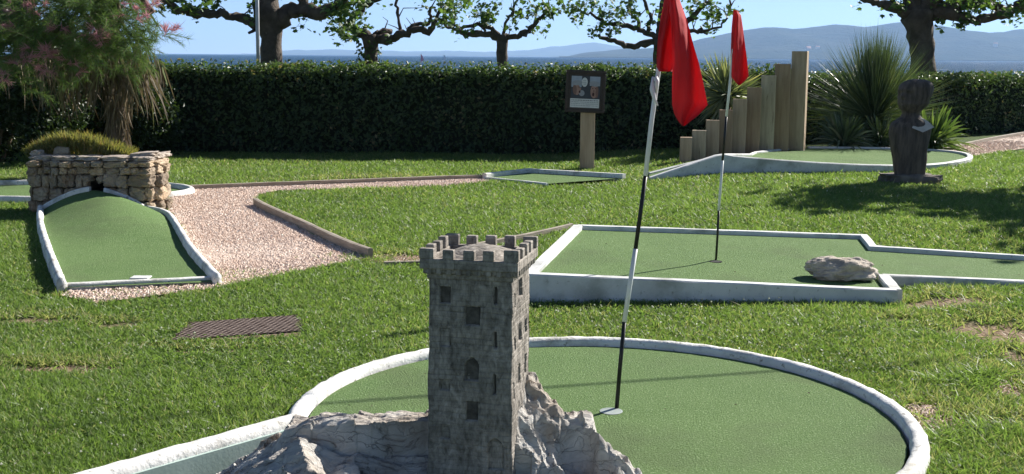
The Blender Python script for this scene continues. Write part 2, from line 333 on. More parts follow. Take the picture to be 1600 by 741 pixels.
M['clover'] = leafmat('white_clover', (.45, .46, .38), (.62, .62, .56), trans=.2, rough=.8, spec=.1)
M['pebble'] = leafmat('pink_pebbles', (.58, .42, .33), (.84, .69, .58), (.88, .82, .75), trans=0, rough=.9, spec=.15)
M['metalpole'] = nmat('galvanised_steel', (.40, .41, .42), (.50, .51, .52), scale=6, rough=.45, bump=.05, metal=.3)
M['polew'] = nmat('white_plastic', (.72, .73, .72), (.62, .63, .62), scale=9, rough=.45, bump=.05)
M['poleb'] = nmat('black_plastic', (.012, .012, .012), (.02, .02, .02), scale=9, rough=.4, bump=.05)
M['cup'] = nmat('pale_cup_ring', (.36, .40, .38), (.30, .34, .32), scale=9, rough=.5, bump=.05)
M['hole'] = nmat('dark_cup_inside', (.012, .014, .012), (.02, .02, .02), scale=9, rough=.9, bump=0)
M['recess'] = nmat('recessed_dark_wood', (.05, .043, .037), (.13, .115, .10), scale=30, rough=.95, bump=.5, bscale=80, bdist=.003)
def clothmat():
    m, n, l, b = newmat('red_flag_cloth')
    tc = n.new('ShaderNodeTexCoord'); t = n.new('ShaderNodeTexNoise'); t.inputs['Scale'].default_value = 14; l.new(tc.outputs['Object'], t.inputs['Vector'])
    r = n.new('ShaderNodeValToRGB'); e = r.color_ramp.elements; e[0].color = (.54, .024, .032, 1); e[1].color = (.68, .046, .056, 1); l.new(t.outputs[0], r.inputs[0]); l.new(r.outputs[0], b.inputs['Base Color'])
    b.inputs['Roughness'].default_value = .75
    w = n.new('ShaderNodeTexNoise'); w.inputs['Scale'].default_value = 500; l.new(tc.outputs['Object'], w.inputs['Vector'])
    bp = n.new('ShaderNodeBump'); bp.inputs['Strength'].default_value = .2; bp.inputs['Distance'].default_value = .002; l.new(w.outputs[0], bp.inputs['Height']); l.new(bp.outputs[0], b.inputs['Normal'])
    tr = n.new('ShaderNodeBsdfTranslucent'); l.new(r.outputs[0], tr.inputs[0]); ms = n.new('ShaderNodeMixShader'); ms.inputs[0].default_value = .5; l.new(b.outputs[0], ms.inputs[1]); l.new(tr.outputs[0], ms.inputs[2]); l.new(ms.outputs[0], n['Material Output'].inputs[0])
    return m
M['flag'] = clothmat()
def seamat():
    m, n, l, b = newmat('sea_water')
    b.inputs['Base Color'].default_value = (.010, .045, .085, 1); b.inputs['Roughness'].default_value = .30; b.inputs['Specular IOR Level'].default_value = .22
    tc = n.new('ShaderNodeTexCoord'); mp = n.new('ShaderNodeMapping'); mp.inputs['Scale'].default_value = (.05, .05, 1); l.new(tc.outputs['Object'], mp.inputs[0])
    t = n.new('ShaderNodeTexNoise'); t.inputs['Scale'].default_value = 3; t.inputs['Detail'].default_value = 8; t.inputs['Roughness'].default_value = .7; l.new(mp.outputs[0], t.inputs['Vector'])
    bp = n.new('ShaderNodeBump'); bp.inputs['Strength'].default_value = 1; bp.inputs['Distance'].default_value = 4.5; l.new(t.outputs[0], bp.inputs['Height']); l.new(bp.outputs[0], b.inputs['Normal'])
    # foam: scattered white caps
    f = n.new('ShaderNodeTexNoise'); f.inputs['Scale'].default_value = .9; f.inputs['Detail'].default_value = 6; l.new(mp.outputs[0], f.inputs['Vector'])
    r = n.new('ShaderNodeMapRange'); r.inputs['From Min'].default_value = .68; r.inputs['From Max'].default_value = .74; l.new(f.outputs[0], r.inputs[0])
    mx = n.new('ShaderNodeMix'); mx.data_type = 'RGBA'; mx.inputs[6].default_value = (.016, .060, .120, 1); mx.inputs[7].default_value = (.6, .65, .68, 1); l.new(r.outputs[0], mx.inputs[0]); l.new(mx.outputs[2], b.inputs['Base Color'])
    df = n.new('ShaderNodeBsdfDiffuse'); l.new(mx.outputs[2], df.inputs[0]); l.new(bp.outputs[0], df.inputs['Normal'])
    ms = n.new('ShaderNodeMixShader'); ms.inputs[0].default_value = .30; l.new(df.outputs[0], ms.inputs[1]); l.new(b.outputs[0], ms.inputs[2]); l.new(ms.outputs[0], n['Material Output'].inputs[0])
    return m
M['sea'] = seamat()

# ------------------------------------------------------------------ layout polygons (ground plan, metres)
TH = np.linspace(0, 2*PI, 96, endpoint=False)
circle = [(C0[0]+R0*math.cos(t), C0[1]+R0*math.sin(t)) for t in TH]
RZ = .205      # top of the rectangular green's curb
rA, rB, rC, rD, rE, rF = [atz(x, y, z_) for x, y, z_ in ((903, 352, .20), (825, 424, .195), (1400, 452, .105), (1350, 367, .125), (1364, 386, .11), (1660, 399, .09))]
rG = atz(1380, 431, .10); rH = atz(1660, 443, .06)
_a = np.array([[p.x, p.y, 1] for p in (rA, rB, rC, rD, rE, rF, rG, rH)]); _c = np.linalg.lstsq(_a, np.array([p.z for p in (rA, rB, rC, rD, rE, rF, rG, rH)]), rcond=None)[0]
def rz_(x, y): return float(_c[0]*x+_c[1]*y+_c[2])
for _p in (rA, rB, rC, rD, rE, rF, rG, rH): _p.z = rz_(_p.x, _p.y)
RECT = [rA, rB, rC, rG, rH, rF, rE, rD]
ramp_L = [atz(97, 446, .05), atz(80, 405, .05), atz(66, 365, .05), atz(62, 343, .06)]
ramp_R = [atz(340, 437, .05), atz(300, 395, .05), atz(275, 352, .05), atz(262, 333, .06)]
WY = 11.75
wallx0, wallx1 = aty(55, 330, WY).x, aty(240, 330, WY).x; WD = .40
RAMP = ccw([ramp_L[0], ramp_L[1], ramp_L[2], (wallx0, WY), (wallx1, WY), ramp_R[2], ramp_R[1], ramp_R[0]])
WALLP = [(wallx0-.03, WY-.05), (wallx1+.03, WY-.05), (wallx1+.03, WY+WD+.05), (wallx0-.03, WY+WD+.05)]
RNDC = (-5.22, 13.35); RNDR = (1.52, .86)
rounded = [(RNDC[0]+RNDR[0]*math.cos(t), RNDC[1]+RNDR[1]*math.sin(t)) for t in TH]
gravel_px = [(95, 462), (150, 474), (330, 452), (450, 428), (577, 404), (540, 390), (500, 371), (440, 342), (399, 320), (404, 305), (430, 299), (560, 295), (690, 292), (765, 284), (757, 279), (680, 281), (530, 287), (420, 291), (300, 296), (262, 300), (262, 330), (275, 352), (300, 395), (345, 437), (120, 452)]
GRAVEL = ccw([tuple(atg(x, y)[:2]) for x, y in gravel_px])
GRAVEL2 = ccw([tuple(atg(x, y)[:2]) for x, y in [(1475, 243), (1500, 247), (1530, 243), (1620, 229), (1620, 208), (1590, 211), (1530, 222), (1480, 234)]])
SMALLG = ccw([tuple(atg(x, y)[:2]) for x, y in [(757, 281), (825, 273), (975, 282), (855, 291)]])
GRATE = ccw([tuple(atg(x, y)[:2]) for x, y in [(296, 506), (468, 494), (470, 526), (270, 534)]])
# back green: (px, py, depth) of the curb's top edge
BG = [(1015, 277, 14.75), (1070, 258.5, 14.9), (1118, 242.5, 15.1), (1131, 240.5, 15.15), (1145, 243, 15.2), (1200, 248, 15.3), (1260, 252.5, 15.4), (1330, 256.5, 15.55), (1400, 258, 15.75), (1455, 256.5, 16.1), (1495, 251.5, 16.6), (1518, 245.5, 17.3), (1512, 239, 17.9), (1478, 234, 18.5), (1400, 230.5, 18.9), (1330, 229.5, 18.95), (1262, 229, 18.9)]
BGp = [aty(a, b, d) for a, b, d in BG]
BACKG = [(p.x, p.y) for p in BGp]+[(BGp[3].x+.25, 15.75), (BGp[0].x, 15.2)]
PLANT_BED = [tuple(atg(x, y)[:2]) for x, y in [(1240, 236), (1500, 228), (1490, 212), (1240, 212)]]
BUST = atg(1425, 287)
EXCL = [circle, PIT, RECT, RAMP, WALLP, rounded, GRAVEL, GRAVEL2, SMALLG, GRATE, BACKG]

# ------------------------------------------------------------------ ground
xs = np.concatenate([np.linspace(-60, -9, 18), np.linspace(-8.5, -2.6, 40), np.arange(-2.5, 2.5, .035), np.linspace(2.6, 9, 44), np.linspace(10, 60, 18)])
ys = np.concatenate([np.linspace(-6, 1.2, 10), np.arange(1.3, 6.6, .04), np.linspace(6.7, 20, 120), np.linspace(21, 42, 14)])
X, Y = np.meshgrid(xs, ys); Z = gz_pit(X, Y)-.012
Z = np.where(Y > 36, Z-(Y-36)*.45, Z)
# bare earth patches: centre px, radii
BARE = [((95, 575), .30, .10), ((185, 508), .17, .10), ((1480, 665), .17, .18), ((1440, 640), .10, .12), ((1560, 600), .10, .30), ((590, 282), .75, .28), ((640, 405), .45, .30), ((1480, 470), .35, .18), ((1590, 560), .12, .2), ((1500, 520), .25, .12), ((330, 548), .35, .05), ((60, 500), .3, .09), ((1560, 520), .3, .3), ((1580, 660), .15, .1), ((1400, 500), .2, .08), ((170, 466), .5, .08)]
BARE = [(atg(*c), rx, ry) for c, rx, ry in BARE]
def bareness(x, y):
    b = np.zeros(np.shape(x))
    for c, rx, ry in BARE:
        w = 1+.5*np.sin(x*23+c.x)*np.sin(y*19); d = ((x-c.x)/rx)**2+((y-c.y)/ry)**2
        b = np.maximum(b, np.clip(1.5-d*w, 0, 1))
    return b
mb = MB(); mb.add(np.stack([X, Y, Z], -1).reshape(-1, 3), grid_faces(len(xs), len(ys)), rnd=bareness(X, Y).ravel())
def groundmat():
    m, n, l, b = newmat('lawn_soil')
    tc = n.new('ShaderNodeTexCoord'); t = n.new('ShaderNodeTexNoise'); t.inputs['Scale'].default_value = 40; t.inputs['Detail'].default_value = 6; l.new(tc.outputs['Object'], t.inputs['Vector'])
    r = n.new('ShaderNodeValToRGB'); e = r.color_ramp.elements; e[0].position = .3; e[0].color = (.045, .075, .022, 1); e[1].position = .7; e[1].color = (.10, .14, .05, 1); l.new(t.outputs[0], r.inputs[0])
    r2 = n.new('ShaderNodeValToRGB'); e = r2.color_ramp.elements; e[0].position = .35; e[0].color = (.16, .105, .065, 1); e[1].position = .7; e[1].color = (.36, .27, .19, 1); l.new(t.outputs[0], r2.inputs[0])
    at = n.new('ShaderNodeAttribute'); at.attribute_name = 'rnd'; mx = n.new('ShaderNodeMix'); mx.data_type = 'RGBA'; l.new(at.outputs['Fac'], mx.inputs[0]); l.new(r.outputs[0], mx.inputs[6]); l.new(r2.outputs[0], mx.inputs[7])
    l.new(mx.outputs[2], b.inputs['Base Color']); b.inputs['Roughness'].default_value = 1; b.inputs['Specular IOR Level'].default_value = .1
    bp = n.new('ShaderNodeBump'); bp.inputs['Strength'].default_value = 1; bp.inputs['Distance'].default_value = .03; l.new(t.outputs[0], bp.inputs['Height']); l.new(bp.outputs[0], b.inputs['Normal'])
    return m
tag(mb.build('lawn', groundmat(), smooth=True), kind='structure')

# sea, wind-ruffled
mb = MB(); sx = np.linspace(-14000, 14000, 8); sy = np.array([41.5, 200, 1000, 4000, 10000, 19000]); X, Y = np.meshgrid(sx, sy)
mb.add(np.stack([X, Y, X*0-2.6], -1).reshape(-1, 3), grid_faces(8, 6)); tag(mb.build('sea', M['sea']), kind='structure')

# hills across the bay
def hills(name, prof, d0, depth, c1, c2, nv=26):
    """prof: (px, py) skyline as seen from the lawn; the land falls from the ridge to the shore at d0"""
    mb = MB(); px = np.arange(prof[0][0], prof[-1][0], 6.0); hp = np.interp(px, [p[0] for p in prof], [p[1] for p in prof]); V = []
    hgt = ((88+(px-800)*ROLL)-hp)/FPX*(d0+depth)+1.6
    for j in range(nv):
        v = j/(nv-1); y = d0+depth*v*1.35
        s = min(1, v*1.35); env = sstep(np.array(s))*1.0 if v*1.35 <= 1 else 1-(v*1.35-1)/.35*1.1
        for i, q in enumerate(px):
            x = (q-800)/FPX*(d0+depth)*(1 if True else 0)
            k = hgt[i]*float(env)*(1+.30*N3(x/700, y/500, 2)*(1-s)+.16*N3(x/220, y/200, 5)*(1-s*.9))
            k = k+14*N3(x/160, y/160, 9)*min(s*2, 1)*(1 if s < .95 else .3)
            V.append((x, y, max(k, -6) if v < 1 else -40))
    mb.add(V, grid_faces(len(px), nv))
    m = nmat(name+'_land', c1, c2, scale=.006, rough=1, bump=.8, bscale=.03, bdist=20, spec=0, c3=(.20, .18, .15), s3=.02, f3=.26)
    return tag(mb.build(name, m, smooth=True), kind='structure')
hills('hills', [(860, 91), (900, 86), (960, 80), (1000, 76), (1060, 71), (1085, 62), (1130, 53), (1175, 45), (1220, 49), (1255, 44), (1290, 40), (1330, 44), (1370, 40), (1410, 37), (1450, 46), (1500, 52), (1540, 54), (1565, 48), (1610, 57), (1660, 50), (1760, 60), (1900, 80), (1950, 95)], 4600, 1700, (.022, .036, .022), (.05, .06, .036))
hills('far_hills', [(420, 86), (450, 80), (520, 78), (580, 79.5), (640, 81), (700, 80), (760, 82), (820, 79), (860, 74), (900, 69), (925, 67), (945, 70), (975, 76), (1040, 80), (1100, 90)], 11000, 1800, (.05, .07, .04), (.09, .10, .06))

# ------------------------------------------------------------------ houses on the hillside
hm = nmat('pale_render', (.62, .58, .50), (.72, .68, .60), scale=.2, rough=.9, bump=0); rm = nmat('terracotta_roof', (.35, .16, .10), (.42, .22, .15), scale=.3, rough=.9, bump=0)
dg = None
hill_o = [o for o in scene.objects if o.name == 'hills'][0]; hv = np.array([v.co[:] for v in hill_o.data.vertices])
first = None; rr = random.Random(3)
for k in range(26):
    p = hv[rr.choice(np.where((hv[:, 2] > 6) & (hv[:, 2] < 75) & (hv[:, 1] < 5600) & (hv[:, 0] > 900))[0])]
    w, d, h = rr.uniform(14, 26), rr.uniform(12, 16), rr.uniform(7, 13)
    if first is None:
        root = empty('hillside_house', (0, 0, 0), 'tiny pale house on the far hillside across the bay', 'house', 'houses on the far hillside')
        a = MB().box((0, 0, 0), (1, 1, 1.8)).build('wall', hm, root); 
        b = MB(); b.add([(-.55, -.55, .9), (.55, -.55, .9), (.55, .55, .9), (-.55, .55, .9), (-.5, 0, 1.25), (.5, 0, 1.25)], [(0, 1, 5, 4), (2, 3, 4, 5), (1, 2, 5), (3, 0, 4), (3, 2, 1, 0)]); b = b.build('roof', rm, root); first = (root, a, b); r_ = root
    else:
        r_ = first[0].copy(); scene.collection.objects.link(r_)
        for c in first[1:]: c2 = c.copy(); scene.collection.objects.link(c2); c2.parent = r_
    r_.location = p; r_.scale = (w, d, h); r_.rotation_euler = (0, 0, rr.uniform(-.5, .5))

for (px, py, dist, colr, lab) in ((657, 90, 700, (.75, .25, .30), 'tiny pink windsurf sail far out on the water'), (693, 89, 900, (.75, .78, .8), 'tiny white windsurf sail to the right of the pink one')):
    q = aty(px, py, dist); ws = empty('windsurfer', (q.x, q.y, -2.6), lab, 'windsurf sail'); smt = nmat('sail_cloth', colr, colr, rough=.7, bump=0)
    V = [(q.x+.1, q.y, -2.2), (q.x+2.0, q.y+.2, -1.2), (q.x+1.5, q.y+.25, .6), (q.x+.3, q.y+.05, 2.6)]; V += [(a, b+.06, c) for a, b, c in V]
    MB().add(V, [(0, 1, 2, 3), (7, 6, 5, 4), (0, 4, 5, 1), (1, 5, 6, 2), (2, 6, 7, 3), (3, 7, 4, 0)]).build('sail', smt, ws)
    MB().tube([(q.x, q.y, -2.5), (q.x+.25, q.y, 2.6)], .05, n=6).build('mast', M['poleb'], ws)
    MB().tube([(q.x-1.4, q.y, -2.45), (q.x-1.1, q.y, -2.5), (q.x+1.0, q.y, -2.5), (q.x+1.3, q.y, -2.42)], [.05, .25, .25, .05], n=8).build('board', M['polew'], ws)

# ------------------------------------------------------------------ haze over the bay
hz = MB().box((0, 9000, 240), (30000, 19000, 492)).build('haze', None or bpy.data.materials.new('sea_haze'))
hmn = hz.data.materials[0]; hmn.use_nodes = True; nn = hmn.node_tree.nodes; nn.remove(nn['Principled BSDF'])
pv = nn.new('ShaderNodeVolumePrincipled'); pv.inputs['Color'].default_value = (.42, .64, 1, 1); pv.inputs['Density'].default_value = 8.0e-5; pv.inputs['Anisotropy'].default_value = .2
hmn.node_tree.links.new(pv.outputs[0], nn['Material Output'].inputs['Volume']); tag(hz, kind='stuff')

# ------------------------------------------------------------------ the round green in front, its curb, the lane wall
FG = empty('putting_green', (C0[0], C0[1], 0), 'large round putting green in the foreground with a rounded white rim, behind the castle sculpture', 'putting green')
mb = MB(); ci = inset(circle, .02)
ring = lambda r: [(C0[0]+r*math.cos(t), C0[1]+r*math.sin(t)) for t in TH]
Vt = [(C0[0], C0[1], .028)]; Ft = []
for r in (.45, .9, R0-.01): Vt += [(x, y, .028) for x, y in ring(r)]
Ft += [(0, 1+i, 1+(i+1) % 96) for i in range(96)]
for q in range(2): Ft += [(1+q*96+i, 1+(q+1)*96+i, 1+(q+1)*96+(i+1) % 96, 1+q*96+(i+1) % 96) for i in range(96)]
mb.add(Vt, Ft); mb.build('turf', M['turf'], FG)
# rim runs from the lane corner clockwise round the back to the front right
ang0 = math.atan2(LA.y-C0[1], LA.x-C0[0]); ang1 = -PI/2-.25
path = [Vector((C0[0]+(R0+.040)*math.cos(t), C0[1]+(R0+.035)*math.sin(t), .02)) for t in np.linspace(ang0 % (2*PI), ang1, 150)]
mb = MB(); loft(mb, path, ROUND(.076, .050, .10), nz=.008, nf=16); mb.build('rim', M['curb'], FG, smooth=True)
mb = MB(); pth = resample([LA+jd*-.03, LB], .03); pth = [Vector((p.x-jn.x*.03, p.y-jn.y*.03, .02)) for p in pth]
loft(mb, pth, ROUND(.085, .055, .10), nz=.006, nf=12, seed=5); mb.build('rim', M['curb'], FG, smooth=True)
mb = MB(); q = [LA+jn*.0, LB+jn*.0]; w0 = jn*.045
pth = resample([LA+w0*.0, LB], .1); V = []
mb2 = MB(); loft(mb2, [Vector((p.x+jn.x*.002, p.y+jn.y*.002, 0)) for p in pth], [(-.022, -.34), (-.022, .035), (.022, .035), (.022, -.34)], nz=.0); mb2.build('lane_wall', M['lanewall'], FG)
mb = MB(); fill(mb, [(p[0], p[1]) for p in inset(ccw(PIT), .02)], -.27); mb.build('lane_floor', M['turf'], FG)
def cup(px, py, z, parent, r=.056, rim=True):
    p = atz(px, py, z); mb = MB(); n = 28
    V = [(p.x+q*math.cos(t), p.y+q*math.sin(t), z+h) for q, h in ((r, .002), (r*.82 if rim else r*.9, .003), (r*.80, -.02)) for t in np.linspace(0, 2*PI, n, endpoint=False)]
    mb.add(V, [(i, (i+1) % n, n+(i+1) % n, n+i) for i in range(n)]+[(n+i, n+(i+1) % n, 2*n+(i+1) % n, 2*n+i) for i in range(n)])
    mb.add([(p.x+(r*.81)*math.cos(t), p.y+(r*.81)*math.sin(t), z+.0025) for t in np.linspace(0, 2*PI, n, endpoint=False)], [tuple(range(n))], 1)
    mb.build('cup', [M['cup'] if rim else M['hole'], M['cup'] if rim else M['hole']], parent); return p
cup1 = cup(955, 643, .028, FG, .052)
# ball-retaining seam across the turf: the joint between two turf rolls
# ------------------------------------------------------------------ rectangular green
RG = empty('putting_green', (rB.x, rB.y, 0), 'L shaped putting green with straight white board sides and a rock lying on it', 'putting green')
mb = MB()
fill(mb, [(p.x, p.y) for p in ccw(RECT)], lambda x, y: rz_(x, y)-.035); tz = rz_(1.45, 8.4)-.035; mb.build('turf', M['turf'], RG)
for seg, h in (([rA, rB], 0), ([rB, rC], 0), ([rC, rG], 0), ([rG, rH], 0), ([rF, rE, rD, rA], 0)):
    mb = MB(); P = resample(seg, .12)
    w = .085 if seg[0] is rB or seg[0] is rA or seg[0] is rC else .075
    zt = lambda p: p.z
    loft(mb, [Vector((p.x, p.y, p.z-.0)) for p in P], [(-w/2, 0), (-w/2, -.008), (-w/2+.008, 0), (w/2-.008, 0), (w/2, -.008), (w/2, 0)], nz=.003, nf=6, bottom=-.05)
    mb.build('side_board', M['curb2'], RG)
cup2 = cup(1118, 409, tz, RG, .05, rim=False)
# rock on the green
def rock(name, c, d, mat, seed, parent=None, rz=0, amp=.28, n=26, facets=True):
    mb = MB(); u = np.linspace(0, 2*PI, n, endpoint=False); v = np.linspace(.04, PI-.04, n//2+3); V = []
    R = Matrix.Rotation(rz, 3, 'Z')
    for b in v:
        for a in u:
            o = Vector((math.sin(b)*math.cos(a), math.sin(b)*math.sin(a), math.cos(b))); e = 2.6
            k = (abs(o.x)**e+abs(o.y)**e+abs(o.z)**e)**(-1/e)
            q = o*k; s = 1+amp*mnoise.noise(o*1.3+Vector((seed, 0, 0)))+amp*.5*mnoise.noise(o*3.1+Vector((seed, 3, 0)))+amp*.25*mnoise.noise(o*7+Vector((seed, 3, 7)))
            if facets:
                s -= amp*.35*abs(mnoise.noise(o*2.2+Vector((0, seed, 1))))
            w = R@Vector((q.x*s*d[0]/2, q.y*s*d[1]/2, q.z*s*d[2]/2)); V.append((c[0]+w.x, c[1]+w.y, c[2]+w.z))
    F = [tuple(x) for x in grid_faces(n, len(v), True)[:, ::-1]]+[tuple(range(n)), tuple((len(v)-1)*n+i for i in range(n-1, -1, -1))]
    mb.add(V, F)
    return mb, mb.build(name, mat, parent, smooth=False, loc=None if parent is not None else (c[0], c[1], c[2]-d[2]/2))
rp = atz(1326, 441, rz_(2.2, 7.8)-.035); tb_ = rp.z
_, o = rock('boulder', (rp.x, rp.y+.14, tb_+.065), (.46, .28, .165), M['rock'], 6.4, n=60, rz=.1, amp=.30)
tag(o, 'low flat pale boulder lying on the L shaped green by its front right corner', 'boulder')

# ------------------------------------------------------------------ flags
def flagstick(name, pts, breaks, lobes, y0, label, rad, ytop=None):
    """pts: stick points; breaks: indices where the black and white bands change"""
    base = pts[0]; root = empty(name, tuple(base), label, 'golf flag', 'golf flags on the greens')
    for k in range(len(breaks)-1):
        seg = pts[breaks[k]:breaks[k+1]+1]; mb = MB().tube(seg, rad*(1.12 if k % 2 else 1), n=10)
        mb.build('stick_section', M['poleb'] if k % 2 == 0 else M['polew'], root, smooth=True)
    for j, (rows, th, ph) in enumerate(lobes):
        mb = MB(); V = []; n = 36
        for i, (py, xl, xr, yy) in enumerate(rows):
            for s in range(n):
                t = 2*PI*s/n; c = math.cos(t); fr = (c+1)/2; sd = math.sin(t)
                f = th*sd*(.35+.65*math.sqrt(max(0, 1-c*c)))+.034*math.sin(fr*7+ph+i*.12)*(.3+fr*.7)+.009*math.sin(fr*17+i*.35)+.006*mnoise.noise(Vector((fr*6, i*.35, ph)))
                drop = 0
                p = aty(xl+(xr-xl)*fr, py+drop, yy+f); V.append(tuple(p))
        m = len(rows); F = [tuple(q) for q in grid_faces(n, m, True)]
        F.append(tuple(range(n))); F.append(tuple((m-1)*n+i for i in range(n-1, -1, -1)))
        mb.add(V, F); mb.build('flag', M['flag'], root, smooth=True)
    return root
def interp_rows(rows, k=4):
    R_ = []; ys_ = np.linspace(rows[0][0], rows[-1][0], (len(rows)-1)*k+1)
    for y in ys_: R_.append(tuple([y]+[float(np.interp(y, [r[0] for r in rows], [r[c] for r in rows])) for c in (1, 2, 3)]))
    return R_
d1 = cup1.y
P1 = [(963, 643), (969, 570), (975.5, 503), (984, 446), (993, 389), (1001, 330), (1008.5, 275), (1018, 190), (1028, 117), (1036, 55), (1045, -30)]
P1w = [atz(963, 644, .01)]+[aty(x, y, d1+.02*i) for i, (x, y) in enumerate(P1)][1:]
rowsA = interp_rows([(-42, 1044, 1052, 5.0), (0, 1046, 1062, 5.0), (30, 1048, 1073, 4.98), (72, 1050, 1084, 4.97), (98, 1051, 1092, 4.97), (130, 1050, 1099, 4.97), (164, 1050, 1106, 4.98), (180, 1054, 1092, 4.98), (190, 1060, 1079, 4.98), (197, 1066, 1070, 4.98)])
rowsB = interp_rows([(-42, 1040, 1050, 5.06), (0, 1038, 1058, 5.06), (30, 1032, 1057, 5.07), (60, 1028, 1055, 5.07), (85, 1026, 1054, 5.07), (108, 1026, 1052, 5.07), (112, 1030, 1050, 5.07)])
f1 = flagstick('golf_flag', P1w, [0, 2, 4, 6, 10], [(rowsA, .022, 0), (rowsB, .016, 1.5)], 5, 'nearer and larger red flag on a leaning striped stick in the round green', .0095)
mb = MB(); mb.tube([aty(1020, 120, d1+.15), aty(1019, 140, d1+.14), aty(1023, 156, d1+.13), aty(1028, 165, d1+.12)], [.004, .011, .008, .003], n=7, nz=.3, nf=40)
mb.tube([aty(1024, 122, d1+.15), aty(1026, 128, d1+.14), aty(1025, 150, d1+.15)], [.012, .010, .005], n=7, nz=.3, nf=40); mb.build('tie', M['polew'], f1, smooth=True)
d2 = cup2.y
P2 = [(1118.5, 409), (1121, 370), (1123, 329), (1126, 290), (1129, 251), (1132, 215), (1135, 182), (1141, 126), (1146, 60), (1150, 20)]
P2w = [atz(1118.5, 410, tz-.02)]+[aty(x, y, d2) for x, y in P2][1:]
rows2 = interp_rows([(16, 1146, 1152, d2), (24, 1145, 1158, d2), (45, 1143, 1161, d2), (76, 1142, 1165, d2), (100, 1141, 1168, d2), (119, 1142, 1170, d2), (126, 1147, 1165, d2), (133, 1153, 1157, d2)])
flagstick('golf_flag', P2w, [0, 2, 4, 6, 9], [(rows2, .03, .6)], d2, 'farther and smaller red flag hanging on an upright striped stick in the L shaped green', .0085)

# ------------------------------------------------------------------ castle tower carved from a stump
TR = math.radians(-12.5); tw = .285; crn = Vector((0.0, 3.815, 0))           # front right corner
ux = Vector((math.cos(TR), math.sin(TR), 0)); uy = Vector((-math.sin(TR), math.cos(TR), 0))   # along the front, and backwards
tc_ = crn-ux*(tw/2)+uy*(tw/2)
TO = (tc_.x, tc_.y, .15)
CS = empty('castle_sculpture', TO, 'weathered grey wooden castle tower carved out of a gnarled stump', 'wood carving')
zb, zt = .10, .882
# openings per face: u centre (-.5...5 of the width), z centre (fraction from top .0 to bottom 1), w, h (metres), arched
front_w = [(-.30, .115, .036, .058), (.03, .215, .052, .062), (.305, .105, .010, .058), (-.30, .33, .036, .062), (.305, .33, .010, .058), (.03, .485, .048, .078), (.305, .555, .010, .070), (-.29, .575, .034, .036), (.03, .70, .042, .068), (-.29, .82, .032, .050), (.31, .915, .052, .110)]
side_w = [(-.05, .10, .07, .062), (-.05, .33, .06, .062), (.30, .33, .03, .05), (-.05, .545, .05, .075), (.28, .53, .03, .07), (-.05, .78, .055, .065), (-.36, .14, .02, .05), (-.36, .36, .02, .05), (-.36, .60, .02, .06)]
HT = zt-.205
def depth_field(u, z, wins, face):
    d = np.zeros_like(u)
    for (cu, cz, w, h) in wins:
        cx = cu*tw; zz = zt-cz*HT; arch = h > .07
        inx = np.abs(u-cx) < w/2; top = h/2-(.25*w if arch else 0)*(np.abs(u-cx)/(w/2))**2*2
        inz = (z-zz < top) & (z-zz > -h/2)
        d = np.where(inx & inz, .016 if w < .02 else .011, d)
    return d
def tower_wall(face):
    nu, nv = 110, 300
    us = np.linspace(-tw/2, tw/2, nu); zs = np.linspace(zb, zt, nv); U, Zg = np.meshgrid(us, zs)
    dep = depth_field(U, Zg, front_w if face % 2 == 0 else side_w, face)
    nzv = np.zeros_like(U)
    for i in range(nv):
        for j in range(nu):
            a, b = U[i, j], Zg[i, j]
            nzv[i, j] = .0030*N3(a*14+face*9, face*3, b*7)+.0016*N3(a*60+face*5, 1, b*16)+.0012*N3(a*160, face, b*30)
    # scribed masonry
    cr = np.abs(((Zg*1.0) / .022) % 1-.5) > .455
    rowi = np.floor(Zg/.022+.0); vj = np.abs(((U+rowi*.37*.04)/.04) % 1-.5) > .47
    nzv -= np.where(cr | vj, .0022, 0)
    k = 1+.05*(zt-Zg)/(zt-zb)+.10*np.clip((.26-Zg)/.16, 0, 1)**2       # the foot flares
    half = tw/2*k; e = np.minimum(1, (tw/2-np.abs(U))/.008); rnd_ = -.004*(1-e)**2
    off = half-dep+nzv*np.minimum(1, (tw/2-np.abs(U))/.006)+rnd_
    Uk = U*k*(1-.0*U)
    a = face*PI/2; F_ = Vector((0, -1, 0)); 
    nx, ny = math.sin(a), -math.cos(a)        # outward normal in tower space
    tx, ty = math.cos(a), math.sin(a)
    Xl = Uk*tx+off*nx; Yl = Uk*ty+off*ny
    w_ = np.array([.0035*N3(3, 1, q*7)+.002*N3(8, 1, q*23) for q in zs])[:, None]; w2_ = np.array([.0035*N3(3, 9, q*7) for q in zs])[:, None]; Xl = Xl+w_; Yl = Yl+w2_
    Xw = tc_.x+Xl*ux.x+Yl*uy.x; Yw = tc_.y+Xl*ux.y+Yl*uy.y
    return np.stack([Xw, Yw, Zg], -1).reshape(-1, 3), grid_faces(nu, nv)
mb = MB()
for f in range(4): v, f_ = tower_wall(f); mb.add(v, f_)
mb.build('tower', M['tower'], CS, smooth=True)
def tl(x, y, z): return (tc_.x+x*ux.x+y*uy.x, tc_.y+x*ux.y+y*uy.y, z)
